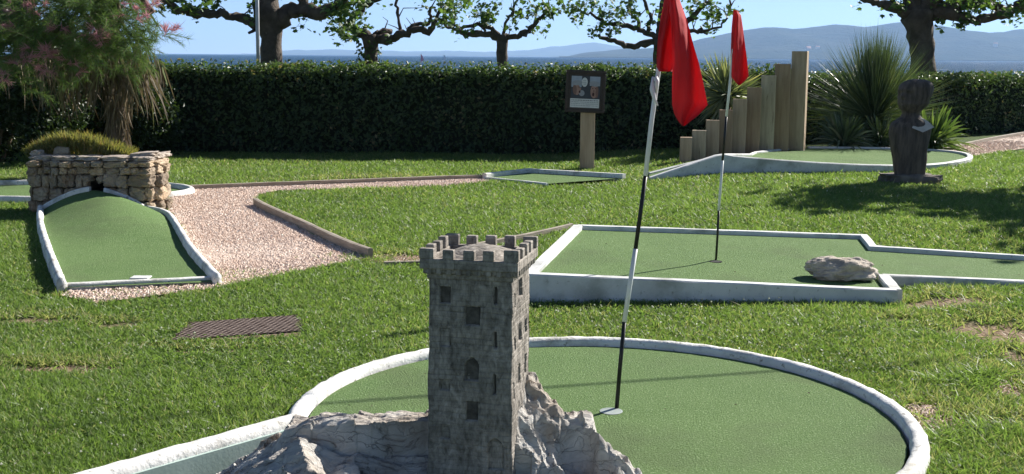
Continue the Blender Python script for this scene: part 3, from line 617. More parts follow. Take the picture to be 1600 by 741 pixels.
# window backs
for face, wins in ((0, front_w), (1, side_w)):
    for (cu, cz, w, h) in wins:
        if w > .05 and h > .1: nm = 'door'
        else: nm = 'window'
        zz = zt-cz*HT; cx = cu*tw; a = face*PI/2; nx, ny = math.sin(a), -math.cos(a); tx, ty = math.cos(a), math.sin(a)
        k = 1+.05*(zt-zz)/(zt-zb); off = tw/2*k-(.014 if w < .02 else .0088); ww = w*.44; arch = h > .07
        pts = [(-ww, -h*.47), (ww, -h*.47), (ww, h*.30 if arch else h*.46), (0, h*.46), (-ww, h*.30 if arch else h*.46)]
        th = .003; V = []
        for q in (0, 1):
            for (a_, b_) in pts: V.append(tl((cx*k+a_)*tx+(off-q*th)*nx, (cx*k+a_)*ty+(off-q*th)*ny, zz+b_))
        n = 5; mbw = MB().add(V, [tuple(range(n)), tuple(range(2*n-1, n-1, -1))]+[(i, n+i, n+(i+1) % n, (i+1) % n) for i in range(n)])
        mbw.build(nm, M['recess'] if (w < .02 or face == 1 or (cu > -.1 and cu < .1) or cz < .2) else M['tower'], CS)
# crown: corbel band, parapet wall, merlons, domed roof
mb = MB(); cw = tw/2+.026
def tbox(mbx, x0, x1, y0, y1, z0, z1, b=.003, jit=0.0):
    c = tl((x0+x1)/2, (y0+y1)/2, (z0+z1)/2)
    mbx.box((c[0]+random.uniform(-jit, jit), c[1]+random.uniform(-jit, jit), c[2]), (x1-x0, y1-y0, z1-z0), rz=TR+random.uniform(-jit, jit)*6, bev=b)
tbox(mb, -tw/2-.006, tw/2+.006, -tw/2-.006, tw/2+.006, .859, .880); tbox(mb, -tw/2-.014, tw/2+.014, -tw/2-.014, tw/2+.014, .879, .897)
nc = 9
for s in range(4):
    for k in range(nc):
        t = -cw+.015+(2*cw-.03)*(k+.5)/nc; hw = .0095
        x0, x1, y0, y1 = ((t-hw, t+hw, -cw+.004, -tw/2+.01), (cw-.004-.026, cw-.004, t-hw, t+hw), (t-hw, t+hw, tw/2-.01, cw-.004), (-cw+.004, -tw/2+.01, t-hw, t+hw))[s]
        tbox(mb, x0, x1, y0, y1, .875, .899, .004, .0012)
mb.build('corbels', M['tower'], CS)
mb = MB(); wth = .028
for (x0, x1, y0, y1) in ((-cw, cw, -cw, -cw+wth), (-cw, cw, cw-wth, cw), (-cw, -cw+wth, -cw+wth, cw-wth), (cw-wth, cw, -cw+wth, cw-wth)): tbox(mb, x0, x1, y0, y1, .895, .930, .003)
mb.build('parapet', M['tower'], CS)
for s in range(4):
    gw_ = .031; cwid = .050; inner = 2*cw-2*cwid; mw = (inner-4*gw_)/3; spans = [(-cw, -cw+cwid)]+[(-cw+cwid+gw_+k*(mw+gw_), -cw+cwid+gw_+k*(mw+gw_)+mw) for k in range(3)]+[(cw-cwid, cw)]
    for k, (t0, t1) in enumerate(spans):
        if s in (1, 3) and k in (0, 4):
            continue
        x0, x1, y0, y1 = ((t0, t1, -cw, -cw+wth), (cw-wth, cw, t0, t1), (t0, t1, cw-wth, cw), (-cw, -cw+wth, t0, t1))[s]
        mb = MB(); tbox(mb, x0, x1, y0, y1, .9295, .967+random.uniform(-.005, .004), .0025, .0016); mb.build('merlon', M['tower'], CS)
mb = MB(); n = 40; rr_ = np.linspace(0, 1, 12); V = []
for r in rr_[1:]:
    for t in np.linspace(0, 2*PI, n, endpoint=False):
        x, y = math.cos(t), math.sin(t); k = 1/max(abs(x), abs(y))**(r**2); x *= k*r*(tw/2+.0); y *= k*r*(tw/2+.0)
        V.append(tl(x, y, .908+.050*(1-r**2)+.003*N3(x*40, y*40, 0)))
V = [tl(0, 0, .958)]+V; F = [(0, 1+i, 1+(i+1) % n) for i in range(n)]
for q in range(10): F += [(1+q*n+i, 1+(q+1)*n+i, 1+(q+1)*n+(i+1) % n, 1+q*n+(i+1) % n) for i in range(n)]
mb.add(V, F); mb.build('roof', M['tower'], CS, smooth=True)
# stump heightfield
def stump_h(x, y):
    def ridge(a, b, c): return 1-abs(mnoise.noise(Vector((a, b, c))))*2
    h = -.4
    # long ledge on the left, sheer towards the viewer
    wob = .03*mnoise.noise(Vector((x*4, 3, 1)))+.012*mnoise.noise(Vector((x*13, 3, 1)))
    yf = 4.02+wob; top = .305-.10*max(0, -.55-x)+.012*mnoise.noise(Vector((x*5, y*9, 4)))
    e = (y-yf)
    led = top if e > 0 else top-(-e)*5.2
    led = max(led, .165-.26*(4.0-y)+.022*ridge(x*3, y*6, 2)+.010*ridge(x*5, y*28, 4)) if y < 4.01 else led
    if y > 4.17+wob: led = top-(y-4.17-wob)*2.6
    led -= max(0, (-.80-x))*1.6
    led -= max(0, x-.30)*4
    h = max(h, led)
    # split knob at the left end
    cx, cy = -.735, 3.93; u = (x-cx)*.9+(y-cy)*.35; v = -(x-cx)*.35+(y-cy)*.9
    kn = .285-.55*max(0, u)-.62*max(0, -u)-.30*abs(v)-.25*max(0, -v)
    kn += .020*ridge(x*9, y*5, 3)-.02
    h = max(h, kn)
    # toe running to the left of the knob
    toe = .20-.42*max(0, -(x+.80))-.35*abs(y-3.86+.15*(x+.8))-.3*max(0, x+.72)
    h = max(h, toe+.014*ridge(x*16, y*9, 6))
    # big root on the right: crest from the tower down to the right
    ax, ay, az = .07, 4.08, .475; bx, by, bz = .46, 3.90, .12
    dx, dy = bx-ax, by-ay; L = math.hypot(dx, dy); t = ((x-ax)*dx+(y-ay)*dy)/L/L; s = ((x-ax)*-dy+(y-ay)*dx)/L
    tcl = min(max(t, -.4), 1.3)
    crest = az+(bz-az)*(tcl if tcl > 0 else tcl*.2)-.05*math.sin(min(max(tcl, 0), 1)*PI*2.0)*.6
    sl = 2.6 if s > 0 else .75
    rt = crest-sl*max(0, abs(s)-.025)-max(0, t-1.05)*1.2-max(0, -.1-t)*.6
    g = .050*(ridge(x*7.5+2, y*6, 8)-.45)*min(1, max(0, (t-.05)*3))*(1 if s < .03 else .35)
    g += .022*(ridge(x*19, y*15, 5)-.5)+.012*mnoise.noise(Vector((x*45, y*40, 2)))
    # hollows that face the viewer
    for hx, hy, hr, hd in ((.235, 3.90, .060, .13), (.325, 3.86, .040, .09), (.13, 3.80, .040, .12), (.40, 3.84, .03, .06)):
        q = math.hypot((x-hx)/1.0, (y-hy)/1.15)/hr
        if q < 1.4: g -= hd*max(0, 1-(q/1.25)**4)
    h = max(h, rt+g)
    # the foot under the tower
    q = max(abs((x-tc_.x)), abs(y-tc_.y)); h = max(h, min(.19, .19-(q-.10)*1.3)+.01*ridge(x*11, y*11, 1)-.01 if q < .4 else -1)
    if abs(x-tc_.x+.02) < .2 and y < 3.86: h = min(h, .165-max(0, 3.80-y)*.5)
    h += .005*abs(mnoise.noise(Vector((x*22, y*30, 7))))*-1.6+.006*mnoise.noise(Vector((x*9, y*34, h*20)))+.004*mnoise.noise(Vector((x*30, y*80, h*50)))
    return h
_fr = random.Random(9); _fd = {}
def facet(x, y, sc, seed):
    d, p = mnoise.voronoi(Vector((x*sc+seed, y*sc*1.2, seed)))
    k = (round(p[0].x, 3), round(p[0].y, 3))
    if k not in _fd: _fd[k] = (_fr.uniform(-1, 1), _fr.uniform(-1, 1), _fr.uniform(-1, 1))
    a, b, c = _fd[k]; q = p[0]
    return (a*(x*sc+seed-q.x)+b*(y*sc*1.2-q.y))/sc*.75+c*.012
gx = np.arange(-1.16, .62, .0065); gy = np.arange(3.35, 4.36, .0055); V = np.empty((len(gy), len(gx), 3))
for i, y in enumerate(gy):
    for j, x in enumerate(gx): V[i, j] = (x, y, max(stump_h(x, y)+facet(x, y, 9, 3.0)*(.40 if x > 0 else .30 if x < -.5 else .15)+facet(x, y, 26, 8.0)*(.18 if x > 0 else .10), -.30))
keep = grid_faces(len(gx), len(gy)); Vf = V.reshape(-1, 3); zf = Vf[keep][:, :, 2].max(1)
limit = np.where(inpoly(Vf[keep][:, :, 0].mean(1), Vf[keep][:, :, 1].mean(1), PIT), -.29, -.04)
keep = keep[zf > limit]
mb = MB(); mb.add(Vf, keep); mb.build('stump', M['stump'], CS, smooth=False)

# ------------------------------------------------------------------ stone planter wall with the tunnel, ramp in front
SW = empty('stone_planter', ((wallx0+wallx1)/2, WY, 0), 'rough stone planter wall with a ball tunnel, heather growing on top', 'stone wall')
wz = .575
mb = MB(); xm = (wallx0+wallx1)/2+.04; hx0, hx1 = xm-.075, xm+.075
mb.box(((wallx0+hx0)/2+.03, WY+WD/2, wz/2-.02), (hx0-wallx0-.06, WD-.06, wz-.06)); mb.box(((wallx1+hx1)/2-.03, WY+WD/2, wz/2-.02), (wallx1-hx1-.06, WD-.06, wz-.06)); mb.box((xm, WY+WD/2, (.37+wz-.05)/2), (.18, WD-.06, wz-.05-.37)); mb.box((xm, WY+WD/2, .11), (.18, WD-.1, .22))
mb.build('core', M['mortar'], SW)
def stone(mbx, c, d, seed, R=None, e=5.0, jt=.05):
    jr = random.Random(seed*7.7); RR_ = Matrix.Rotation(jr.gauss(0, jt), 3, 'Y') @ Matrix.Rotation(jr.gauss(0, jt), 3, 'Z'); tone = jr.random()
    n = 8; g = np.linspace(-1, 1, n); V = []; F = []; idx = {}
    def vid(p):
        k = tuple(np.round(p, 4))
        if k not in idx:
            idx[k] = len(V); o = Vector(p)
            s = (abs(o.x)**e+abs(o.y)**e+abs(o.z)**e)**(-1/e)
            nz = 1+.26*mnoise.noise(o*1.2+Vector((seed*3.1, seed, 0)))+.14*mnoise.noise(o*3.1+Vector((seed, 0, 5)))+.06*mnoise.noise(o*8+Vector((seed, 9, 5)))
            o = o*s*nz; q = RR_@Vector((o.x*d[0]/2, o.y*d[1]/2, o.z*d[2]/2)); V.append((c[0]+q.x, c[1]+q.y, c[2]+q.z))
        return idx[k]
    for ax in range(3):
        for sg in (-1, 1):
            for i in range(n-1):
                for j in range(n-1):
                    q = []
                    for (a, b) in ((i, j), (i+1, j), (i+1, j+1), (i, j+1)):
                        p = [0, 0, 0]; p[ax] = sg; p[(ax+1) % 3] = g[a]; p[(ax+2) % 3] = g[b]; q.append(vid(p))
                    F.append(tuple(q) if sg > 0 else tuple(q[::-1]))
    mbx.add(V, F, rnd=np.full(len(V), tone))
mb = MB(); rs = random.Random(5)
z = 0.0; sd = 1
while z < wz-.05:
    h = rs.uniform(.075, .15); h = min(h, wz-.045-z); h = h if wz-.045-z-h > .04 else wz-.045-z
    x = wallx0-.02
    while x < wallx1:
        w = rs.choice([rs.uniform(.08, .15), rs.uniform(.12, .25)])*(1.0 if x > xm else .6)
        if wallx1+.02-x-w < .07: w = wallx1+.02-x
        if not (x < hx1-.01 and x+w > hx0+.01 and z < .36 and z+h > .2):
            zz = z+h/2; stone(mb, (x+w/2, WY+rs.uniform(-.035, .03), zz+rs.uniform(-.008, .008)), (w*rs.uniform(.95, 1.04), .19, h*rs.uniform(.92, 1.08)), sd)
        else:
            if hx0-x > .03: stone(mb, ((x+hx0)/2, WY, z+h/2), (hx0-x, .16, h*.96), sd)
            if x+w-hx1 > .03: stone(mb, ((x+w+hx1)/2, WY, z+h/2), (x+w-hx1, .16, h*.96), sd)
        sd += 1; x += w
    for sx_ in (wallx0, wallx1):
        y = WY+.02
        while y < WY+WD-.05:
            w = rs.uniform(.10, .28); w = min(w, WY+WD+.05-y); stone(mb, (sx_+rs.uniform(-.02, .02), y+w/2, z+h/2), (.15, w*.97, h*.96), sd); sd += 1; y += w
    z += h
for q_ in (-1, 1): stone(mb, (xm+q_*.072, WY-.03, .352), (.075, .13, .07), sd+q_+5, jt=.3)
mb.build('stonework', M['stone'], SW)
mb = MB()
x = wallx0-.01
while x < wallx1-.05:
    w = rs.uniform(.2, .45); w = min(w, wallx1+.02-x); stone(mb, (x+w/2, WY+.04, wz-.022), (w*.995, .22, .05), sd); sd += 1; x += w
for sx_ in (wallx0+.03, wallx1-.05):
    for k in range(2): stone(mb, (sx_, WY+.25+k*.23, wz-.02+rs.uniform(-.01, .012)), (.17, .225, .055), sd); sd += 1
stone(mb, (wallx1-.11, WY+.12, wz+.012), (.26, .22, .05), sd); stone(mb, (wallx0+.03, WY+.06, wz+.02), (.10, .16, .06), 77)
mb.build('coping', M['slab'], SW)
mb = MB(); mb.box(((wallx0+wallx1)/2, WY+WD/2+.02, wz-.055), (wallx1-wallx0-.1, WD-.1, .04)); mb.build('soil', M['soil'], SW)
mb = MB(); mb.box((xm, WY+WD-.1, .29), (.17, .02, .18)); mb.box((xm, WY+WD/2, .366), (.16, WD-.1, .012)); mb.build('tunnel', M['hole'], SW)
st_ = aty(97, 241, WY+.16)
_, o = rock('loose_stone', (st_.x, WY+.16, wz+.035), (.17, .12, .10), M['stone'], 9.1, n=20, amp=.2)
tag(o, 'small squarish brown stone resting on the planter rim beside the heather', 'stone')
# heather
def blades(mb, P, D, L, Wd, bend, rnd, segs=2, droop=None):
    """P base points (n,3), D unit directions, L lengths, Wd widths, bend: sideways vector added quadratically"""
    n = len(P); side = np.cross(D, np.array([0, 0, 1.0])); a = RNG.uniform(0, 2*PI, n)
    side /= np.maximum(np.linalg.norm(side, axis=1, keepdims=True), 1e-6)
    up2 = np.cross(side, D); side = side*np.cos(a)[:, None]+up2*np.sin(a)[:, None]
    rows = []; ts = np.linspace(0, 1, segs+1)
    for t in ts[:-1]:
        c = P+D*(L*t)[:, None]+bend*(t*t); w = side*(Wd*(1-.45*t)/2)[:, None]; rows += [c-w, c+w]
    rows.append(P+D*L[:, None]+bend)
    k = 2*segs+1; V = np.stack(rows, 1).reshape(-1, 3); base = np.arange(n)*k
    for s in range(segs-1):
        mb.add(V if s == 0 else np.zeros((0, 3)), (np.stack([base+2*s, base+2*s+1, base+2*s+3, base+2*s+2], 1)-(0 if s == 0 else mb.n-off0[0]) if s else np.stack([base, base+1, base+3, base+2], 1)), rnd=np.repeat(rnd, k) if s == 0 else np.zeros(0)) if False else None
    F4 = [np.stack([base+2*s, base+2*s+1, base+2*s+3, base+2*s+2], 1) for s in range(segs-1)]
    F3 = np.stack([base+2*segs-2, base+2*segs-1, base+2*segs], 1)
    n0 = mb.n; mb.v.append(V); mb.n += len(V); mb.col.append(np.repeat(rnd, k))
    for f in F4: mb.f.append(f+n0); mb.mi += [0]*len(f)
    mb.f.append(F3+n0); mb.mi += [0]*len(F3)
def unit(a): return a/np.linalg.norm(a, axis=-1, keepdims=True)
n = 5200; hx_ = RNG.uniform(0, 1, n); hc0, hc1 = aty(60, 240, WY+.45).x, aty(216, 240, WY+.45).x
px_ = hc0+(hc1-hc0)*hx_; py_ = RNG.uniform(WY+.13, WY+WD-.05, n); prof = np.sin(np.clip(hx_, .02, .98)*PI)**.5*np.interp(hx_, [0, .25, .6, 1], [.7, 1, .85, .45])
ph_ = RNG.uniform(.0, 1, n)**.6*.22*prof*np.clip(1.1-((py_-WY-.35)/.4)**2*.5, .3, 1)
P = np.stack([px_, py_, wz-.04+ph_], 1); D = unit(np.stack([RNG.normal(0, .35, n)+(hx_-.5)*.8, RNG.normal(-.1, .35, n), np.full(n, 1.0)], 1))
mb = MB(); blades(mb, P, D, RNG.uniform(.04, .12, n), RNG.uniform(.006, .011, n), RNG.normal(0, .012, (n, 3)), RNG.uniform(0, 1, n), 2)
tag(mb.build('heather_plant', M['heather'], loc=((hc0+hc1)/2, WY+.5, wz-.04)), 'low spreading yellow green heather tipped with orange on the stone planter', 'plant')

# ramp green in front of the tunnel
RMP = empty('tunnel_ramp', ((ramp_L[0].x+ramp_R[0].x)/2, ramp_L[0].y, 0), 'ramp of green turf with white curbs rising to the hole in the stone planter', 'putting green')
Lp = smooth_path(ramp_L+[Vector((wallx0+.10, WY-.11, .06))], 2); Rp = smooth_path(ramp_R+[Vector((wallx1-.03, WY-.11, .06))], 2)
def along(P, t):
    L = [0]
    for a, b in zip(P, P[1:]): L.append(L[-1]+(b-a).length)
    q = t*L[-1]; return Vector([float(np.interp(q, L, [p[k] for p in P])) for k in range(3)])
def ramp_z(u, v): # u across -1..1, v 0 front .. 1 wall
    arch = max(0, 1-abs(u-.02)**1.75); return .035+.205*arch*float(sstep((v-.35)/.75))/float(sstep(.65/.75))
mb = MB(); nu, nv = 40, 40; V = []
for j in range(nv):
    v = j/(nv-1); a = along(Lp, v); b = along(Rp, v)
    for i in range(nu):
        u = i/(nu-1); p = a.lerp(b, u); V.append((p.x, p.y, ramp_z(u*2-1, v)))
mb.add(V, grid_faces(nu, nv)); mb.build('turf', M['turf'], RMP, smooth=True)
side_l = [along(Lp, t) for t in np.linspace(0, 1, 60)]; side_r = [along(Rp, t) for t in np.linspace(0, 1, 60)]
for sd_, nm in ((side_l, 'L'), (side_r, 'R')):
    mb = MB(); loft(mb, [Vector((p.x, p.y, .03)) for p in sd_], ROUND(.064, .065, .08), nz=.007, nf=7); mb.build('curb', M['curb'], RMP, smooth=True)
mb = MB(); a, b = side_l[-1], side_r[-1]
arc = [Vector((a.x+(b.x-a.x)*t, WY-.115, ramp_z(t*2-1, 1)-.005)) for t in np.linspace(0, 1, 60) if abs((t*2-1)-.08) > .11]
cut = [i for i in range(len(arc)-1) if arc[i+1].x-arc[i].x > .05]; ci_ = cut[0]+1
for part in (arc[:ci_], arc[ci_:]):
    mb = MB(); loft(mb, part, SQ(.06, .045, .16, .012), nz=.006, nf=8); mb.build('curb', M['curb'], RMP, smooth=False)
mb = MB(); loft(mb, resample([atz(92, 449, .03), atz(345, 437, .03)], .1), SQ(.05, .026, .06), nz=.006, nf=7); mb.build('curb', M['curb'], RMP)
tp = atz(215, 438.5, .045); mb = MB(); mb.box((tp.x, tp.y+.07, .053), (.13, .10, .012), bev=.004); mb.build('tee_plate', M['curb2'], RMP)

# round green behind the planter
BR = empty('putting_green', (RNDC[0], RNDC[1], 0), 'small oval green half hidden behind the stone planter', 'putting green')
mb = MB(); fill(mb, rounded, .02); mb.build('turf', M['turf'], BR)
mb = MB(); loft(mb, [Vector((x, y, 0)) for x, y in rounded], ROUND(.08, .075, .05), closed=True, nz=.006, nf=6); mb.build('rim', M['curb'], BR, smooth=True)

# small flat green in the middle distance
SG = empty('putting_green', (SMALLG[0][0], SMALLG[0][1], 0), 'small low kite shaped green in front of the sign post', 'putting green')
mb = MB(); fill(mb, SMALLG, lambda x, y: float(gz(x, y))+.03); mb.build('turf', M['turf'], SG)
a, b, c, d = [atg(x, y) for x, y in [(757, 281), (825, 273), (975, 282), (855, 291)]]
mb = MB(); loft(mb, resample([a, b, c], .2), SQ(.07, .085, .05, .01), nz=.004); mb.build('rim', M['curb'], SG)
mb = MB(); loft(mb, resample([a, d], .2), SQ(.05, .04, .05, .01), nz=.004); mb.build('rim', M['curb'], SG)

# back teardrop green
BK = empty('putting_green', tuple(atg(1131, 272)), 'raised teardrop green with a pointed ramp beside the timber posts', 'putting green')
front = smooth_path([BGp[0]], 0)
path = [BGp[0], BGp[1], BGp[2], BGp[3], BGp[4]]+BGp[5:]
pr = resample(path[:5], .15)+resample(smooth_path(path[4:], 2), .12)[1:]
mb = MB(); w = .085
loft(mb, pr, [(-w/2, 0), (-w/2, -.012), (-w/2+.012, 0), (w/2-.012, 0), (w/2, -.012), (w/2, 0)], nz=.004, nf=4, bottom=.0); mb.build('rim', M['curb2'], BK)
lip2 = [Vector((BGp[0].x+.05, 15.25, .12)), Vector((BGp[3].x+.1, 15.72, .33)), Vector((BGp[5].x, 16.5, .27)), Vector((3.6, 17.4, .23)), BGp[-1]+Vector((-.1, 0, 0))]
mb = MB(); loft(mb, resample(lip2, .2), [(-.03, 0), (-.03, -.012), (0, 0), (.03, -.012), (.03, 0)], bottom=.0, nz=.003); mb.build('rim', M['curb2'], BK)
# turf surface as ruled strip between front rim and back lip
fr = pr; lf = resample(lip2, .2); mb = MB(); V = []; nu, nv = 60, 8
def al(P, t): return along(P, t)
i3 = len(pr); half = [p for p in pr]
# parameterise: the front part up to the far right point, the back part from the lip plus the back rim
k_right = max(range(len(pr)), key=lambda i: pr[i].x); Fp = pr[:k_right+1]; Bp = lf+pr[k_right:][::-1]
for i in range(nu):
    t = i/(nu-1); a = al(Fp, t); b = al(Bp, t)
    for j in range(nv): p = a.lerp(b, j/(nv-1)); V.append((p.x, p.y, p.z-.028))
mb.add(V, grid_faces(nv, nu)); mb.build('turf', M['turf'], BK, smooth=True)

# ------------------------------------------------------------------ gravel paths, edging
def path_obj(name, poly, n, lo=.012, hi=.026):
    mb = MB(); fill(mb, poly, lambda x, y: float(gz(x, y))+.004); o = tag(mb.build(name, M['gravel']), kind='structure')
    xs_ = np.array([p[0] for p in poly]); ys_ = np.array([p[1] for p in poly])
    X = RNG.uniform(xs_.min(), xs_.max(), n*6); Yr = RNG.uniform(ys_.min(), ys_.max(), n*6)
    X = X+RNG.normal(0, .03, len(X)); k = inpoly(X, Yr, poly)
    for e in EXCL:
        if e is not poly: k &= ~inpoly(X, Yr, e)
    X, Yr = X[k][:n], Yr[k][:n]; m = len(X); s = RNG.uniform(lo, hi, m)
    oc = np.array([(1, 0, 0), (0, 1, 0), (-1, 0, 0), (0, -1, 0), (0, 0, 1), (0, 0, -1), ], float)
    fc = np.array([(0, 1, 4), (1, 2, 4), (2, 3, 4), (3, 0, 4), (1, 0, 5), (2, 1, 5), (3, 2, 5), (0, 3, 5)])
    V = oc[None]*np.stack([s, s*RNG.uniform(.6, 1, m), s*RNG.uniform(.5, .9, m)], 1)[:, None, :]*.5*RNG.uniform(.75, 1.25, (m, 6, 1))
    a = RNG.uniform(0, PI, m); ca, sa = np.cos(a), np.sin(a)
    V = np.stack([V[..., 0]*ca[:, None]-V[..., 1]*sa[:, None], V[..., 0]*sa[:, None]+V[..., 1]*ca[:, None], V[..., 2]+.2*V[..., 0]], -1)
    V += np.stack([X, Yr, gz(X, Yr)+.008+s*.15], 1)[:, None, :]
    mb = MB(); mb.add(V.reshape(-1, 3), (fc[None]+(np.arange(m)*6)[:, None, None]).reshape(-1, 3), rnd=np.repeat(RNG.uniform(0, 1, m), 6))
    return mb
big = path_obj('gravel_path', GRAVEL, 26000)
small = path_obj('gravel_path', GRAVEL2, 3000, .02, .035)
for q in (small,):
    n0 = big.n; big.v += q.v; big.f += [f+n0 for f in q.f]; big.mi += q.mi; big.col += q.col; big.n += q.n
# a few pebbles in the bare spots
for c, rx, ry in BARE[2:5]+BARE[6:7]:
    m = 260; X = c.x+RNG.normal(0, rx*.5, m); Yr = c.y+RNG.normal(0, ry*.5, m)
    k = np.ones(m, bool)
    for e in EXCL: k &= ~inpoly(X, Yr, e)
    k &= np.hypot(X-C0[0], Yr-C0[1]) > R0+.09
    X, Yr = X[k], Yr[k]; m = len(X); s = RNG.uniform(.006, .016, m)
    oc = np.array([(1, 0, 0), (0, 1, 0), (-1, 0, 0), (0, -1, 0), (0, 0, .7), (0, 0, -.7)], float); fc = np.array([(0, 1, 4), (1, 2, 4), (2, 3, 4), (3, 0, 4), (1, 0, 5), (2, 1, 5), (3, 2, 5), (0, 3, 5)])
    V = oc[None]*s[:, None, None]*.5*RNG.uniform(.7, 1.3, (m, 6, 1)); V += np.stack([X, Yr, gz(X, Yr)+.002], 1)[:, None, :]
    big.add(V.reshape(-1, 3), (fc[None]+(np.arange(m)*6)[:, None, None]).reshape(-1, 3), rnd=np.repeat(RNG.uniform(0, 1, m), 6))
tag(big.build('gravel', M['pebble']), kind='stuff')
def edging(px, label, h=.07, w=.035, mat='timber'):
    P = [atg(x, y) for x, y in px]; mb = MB(); loft(mb, resample(smooth_path(P, 1), .15), [(-w/2, 0), (-w/2, h-.004), (0, h), (w/2, h-.004), (w/2, 0)], nz=.004, nf=5, bottom=-.03)
    return tag(mb.build('edging_board', M[mat]), label, 'edging', 'wooden edging boards of the gravel paths')
edging([(399, 322), (412, 330), (440, 343), (478, 360), (505, 374), (545, 392), (579, 404)], 'curved grey timber edging on the right side of the wide gravel path', .085, .045)
edging([(298, 297), (420, 292), (530, 288), (680, 282), (757, 280)], 'long brown timber edging along the far side of the gravel strip', .06, .05)
edging([(893, 357), (860, 365), (810, 376), (700, 397)], 'grey timber edging leading away from the back corner of the L shaped green', .05, .04)
edging([(690, 413), (640, 413), (600, 414)], 'short low timber edging just left of the carved tower battlements', .03, .05)
edging([(1472, 237), (1530, 223), (1590, 212), (1640, 204)], 'pale edging of the small gravel path at the far right', .06, .06)

# ------------------------------------------------------------------ rusty honeycomb grate
g0, g1, g2, g3 = [atg(x, y) for x, y in [(298, 507), (468, 495), (468, 526), (272, 533)]]
mb = MB(); s = .020; hexr = s*.98; row = 0; py = -.02
ex = (g1-g0); ex.z = 0; gl = ex.length; ex.normalize(); ey = Vector((-ex.y, ex.x, 0)); gw = .30; org = g3+Vector((0, 0, .012))
lowq = min(g2.y, g3.y)
j = 0; y = 0
while y < gw+.12:
    x = (s*.87 if j % 2 else 0)
    while x < gl+.1:
        c = org+ex*x+ey*y
        if inpoly(c.x, c.y, GRATE):
            V = []
            for zz in (.0, -.012):
                for rr2 in (s*1.0, s*.72):
                    for k in range(6): t = PI/6+k*PI/3; V.append(tuple(c+ex*(rr2*math.cos(t))+ey*(rr2*math.sin(t))+Vector((0, 0, zz))))
            F = [(k, (k+1) % 6, 6+(k+1) % 6, 6+k) for k in range(6)]+[(6+k, 6+(k+1) % 6, 18+(k+1) % 6, 18+k) for k in range(6)]
            mb.add(V, F)
        x += s*1.74
    y += s*1.5; j += 1
GO = empty('drain_grate', tuple(org), 'rusty brown honeycomb grate set flat in the lawn', 'grate')
mb.build('mesh_plate', M['rust'], GO)
mb = MB(); fill(mb, GRATE, float(org.z)-.010); mb.build('backing', M['soil'], GO)

# ------------------------------------------------------------------ sign
SB = atg(917, 264); sy_ = SB.y
SI = empty('information_sign', tuple(SB), 'small dark framed board with two photographs on a square timber post', 'sign')
top = aty(917, 170, sy_); mb = MB()
mb.box((SB.x, sy_+.02, (SB.z-.05+top.z+.03)/2), (.205, .10, top.z+.08-SB.z), rz=.0, bev=.008); mb.build('post', M['sleeper'], SI)
bl, br, bt = aty(883, 176, sy_-.05), aty(945, 176, sy_-.05), aty(914, 110, sy_-.05)
cx, cz, bw, bh = (bl.x+br.x)/2, (bl.z+bt.z)/2, br.x-bl.x, bt.z-bl.z
RS = Matrix.Rotation(.035, 3, 'Y')
def sp(u, v, d=0): q = RS@Vector((u*bw, d, v*bh)); return (cx+q.x, sy_-.05+q.y, cz+q.z)
mb = MB(); mb.box(sp(0, 0, .0), (bw*.94, .03, bh*.92), rot=RS)
for (u, v, a, b) in ((0, .46, bw, .045), (0, -.46, bw, .045), (-.46, 0, .045, bh*.92-.045), (.46, 0, .045, bh*.92-.045)): mb.box(sp(u, v, -.008), (a, .045, b), rot=RS, bev=.006)
mb.build('frame', M['frame'], SI)
flat = lambda nme, c: nmat(nme, c, tuple(q*.85 for q in c), scale=20, rough=.6, bump=0)
PC = {'bg': flat('print_dark', (.05, .055, .07)), 'skin': flat('print_skin', (.34, .20, .16)), 'skin2': flat('print_skin_shadow', (.20, .11, .09)), 'cap': flat('print_cap_grey', (.30, .31, .34)), 'sky': flat('print_pale_blue', (.32, .36, .44)), 'white': flat('print_white', (.62, .62, .62)), 'ink': flat('print_ink', (.08, .08, .08)), 'mouth': flat('print_mouth', (.06, .02, .02))}
def disc(mbx, u, v, a, b, d, mi, n=20, rot=0):
    V = [sp(u+a*math.cos(t)*math.cos(rot)-b*math.sin(t)*math.sin(rot), v+b*math.sin(t)*math.cos(rot)+a*math.cos(t)*math.sin(rot), d) for t in np.linspace(0, 2*PI, n, endpoint=False)]
    mbx.add(V, [tuple(range(n))], mi)
def rct(mbx, u0, u1, v0, v1, d, mi): mbx.add([sp(u0, v0, d), sp(u1, v0, d), sp(u1, v1, d), sp(u0, v1, d)], [(0, 1, 2, 3)], mi)
pm = [PC[k] for k in ('bg', 'skin', 'skin2', 'cap', 'sky', 'white', 'ink', 'mouth')]
mb = MB(); rct(mb, -.36, .36, -.16, .36, -.018, 0); rct(mb, -.36, -.10, .10, .36, -.0195, 4); rct(mb, .10, .36, .14, .36, -.0195, 4)
disc(mb, -.225, .06, .085, .15, -.021, 1, rot=.15); disc(mb, -.27, .04, .05, .12, -.0222, 2, rot=.1); disc(mb, -.215, .20, .13, .06, -.0234, 3, rot=.1); disc(mb, -.145, -.01, .022, .03, -.0234, 7); disc(mb, -.13, .06, .02, .03, -.0222, 1); disc(mb, -.165, .10, .012, .012, -.0234, 7)
disc(mb, .225, .02, .10, .17, -.021, 1, rot=-.05); disc(mb, .29, .0, .035, .14, -.0222, 2); disc(mb, .225, .19, .135, .065, -.0234, 3, rot=-.1); disc(mb, .20, -.06, .028, .045, -.0234, 7); disc(mb, .18, .08, .014, .012, -.0234, 7); disc(mb, .25, .08, .014, .012, -.0234, 7); disc(mb, .21, .02, .018, .03, -.0234, 2)
disc(mb, -.03, .22, .075, .11, -.0222, 5); disc(mb, -.09, -.04, .07, .07, -.0228, 3)
for k in range(3): rct(mb, -.07, .01, .25-k*.04, .262-k*.04, -.0234, 3)
mb.build('picture', pm, SI)
mb = MB(); rct(mb, -.37, .36, -.38, -.17, -.0195, 5)
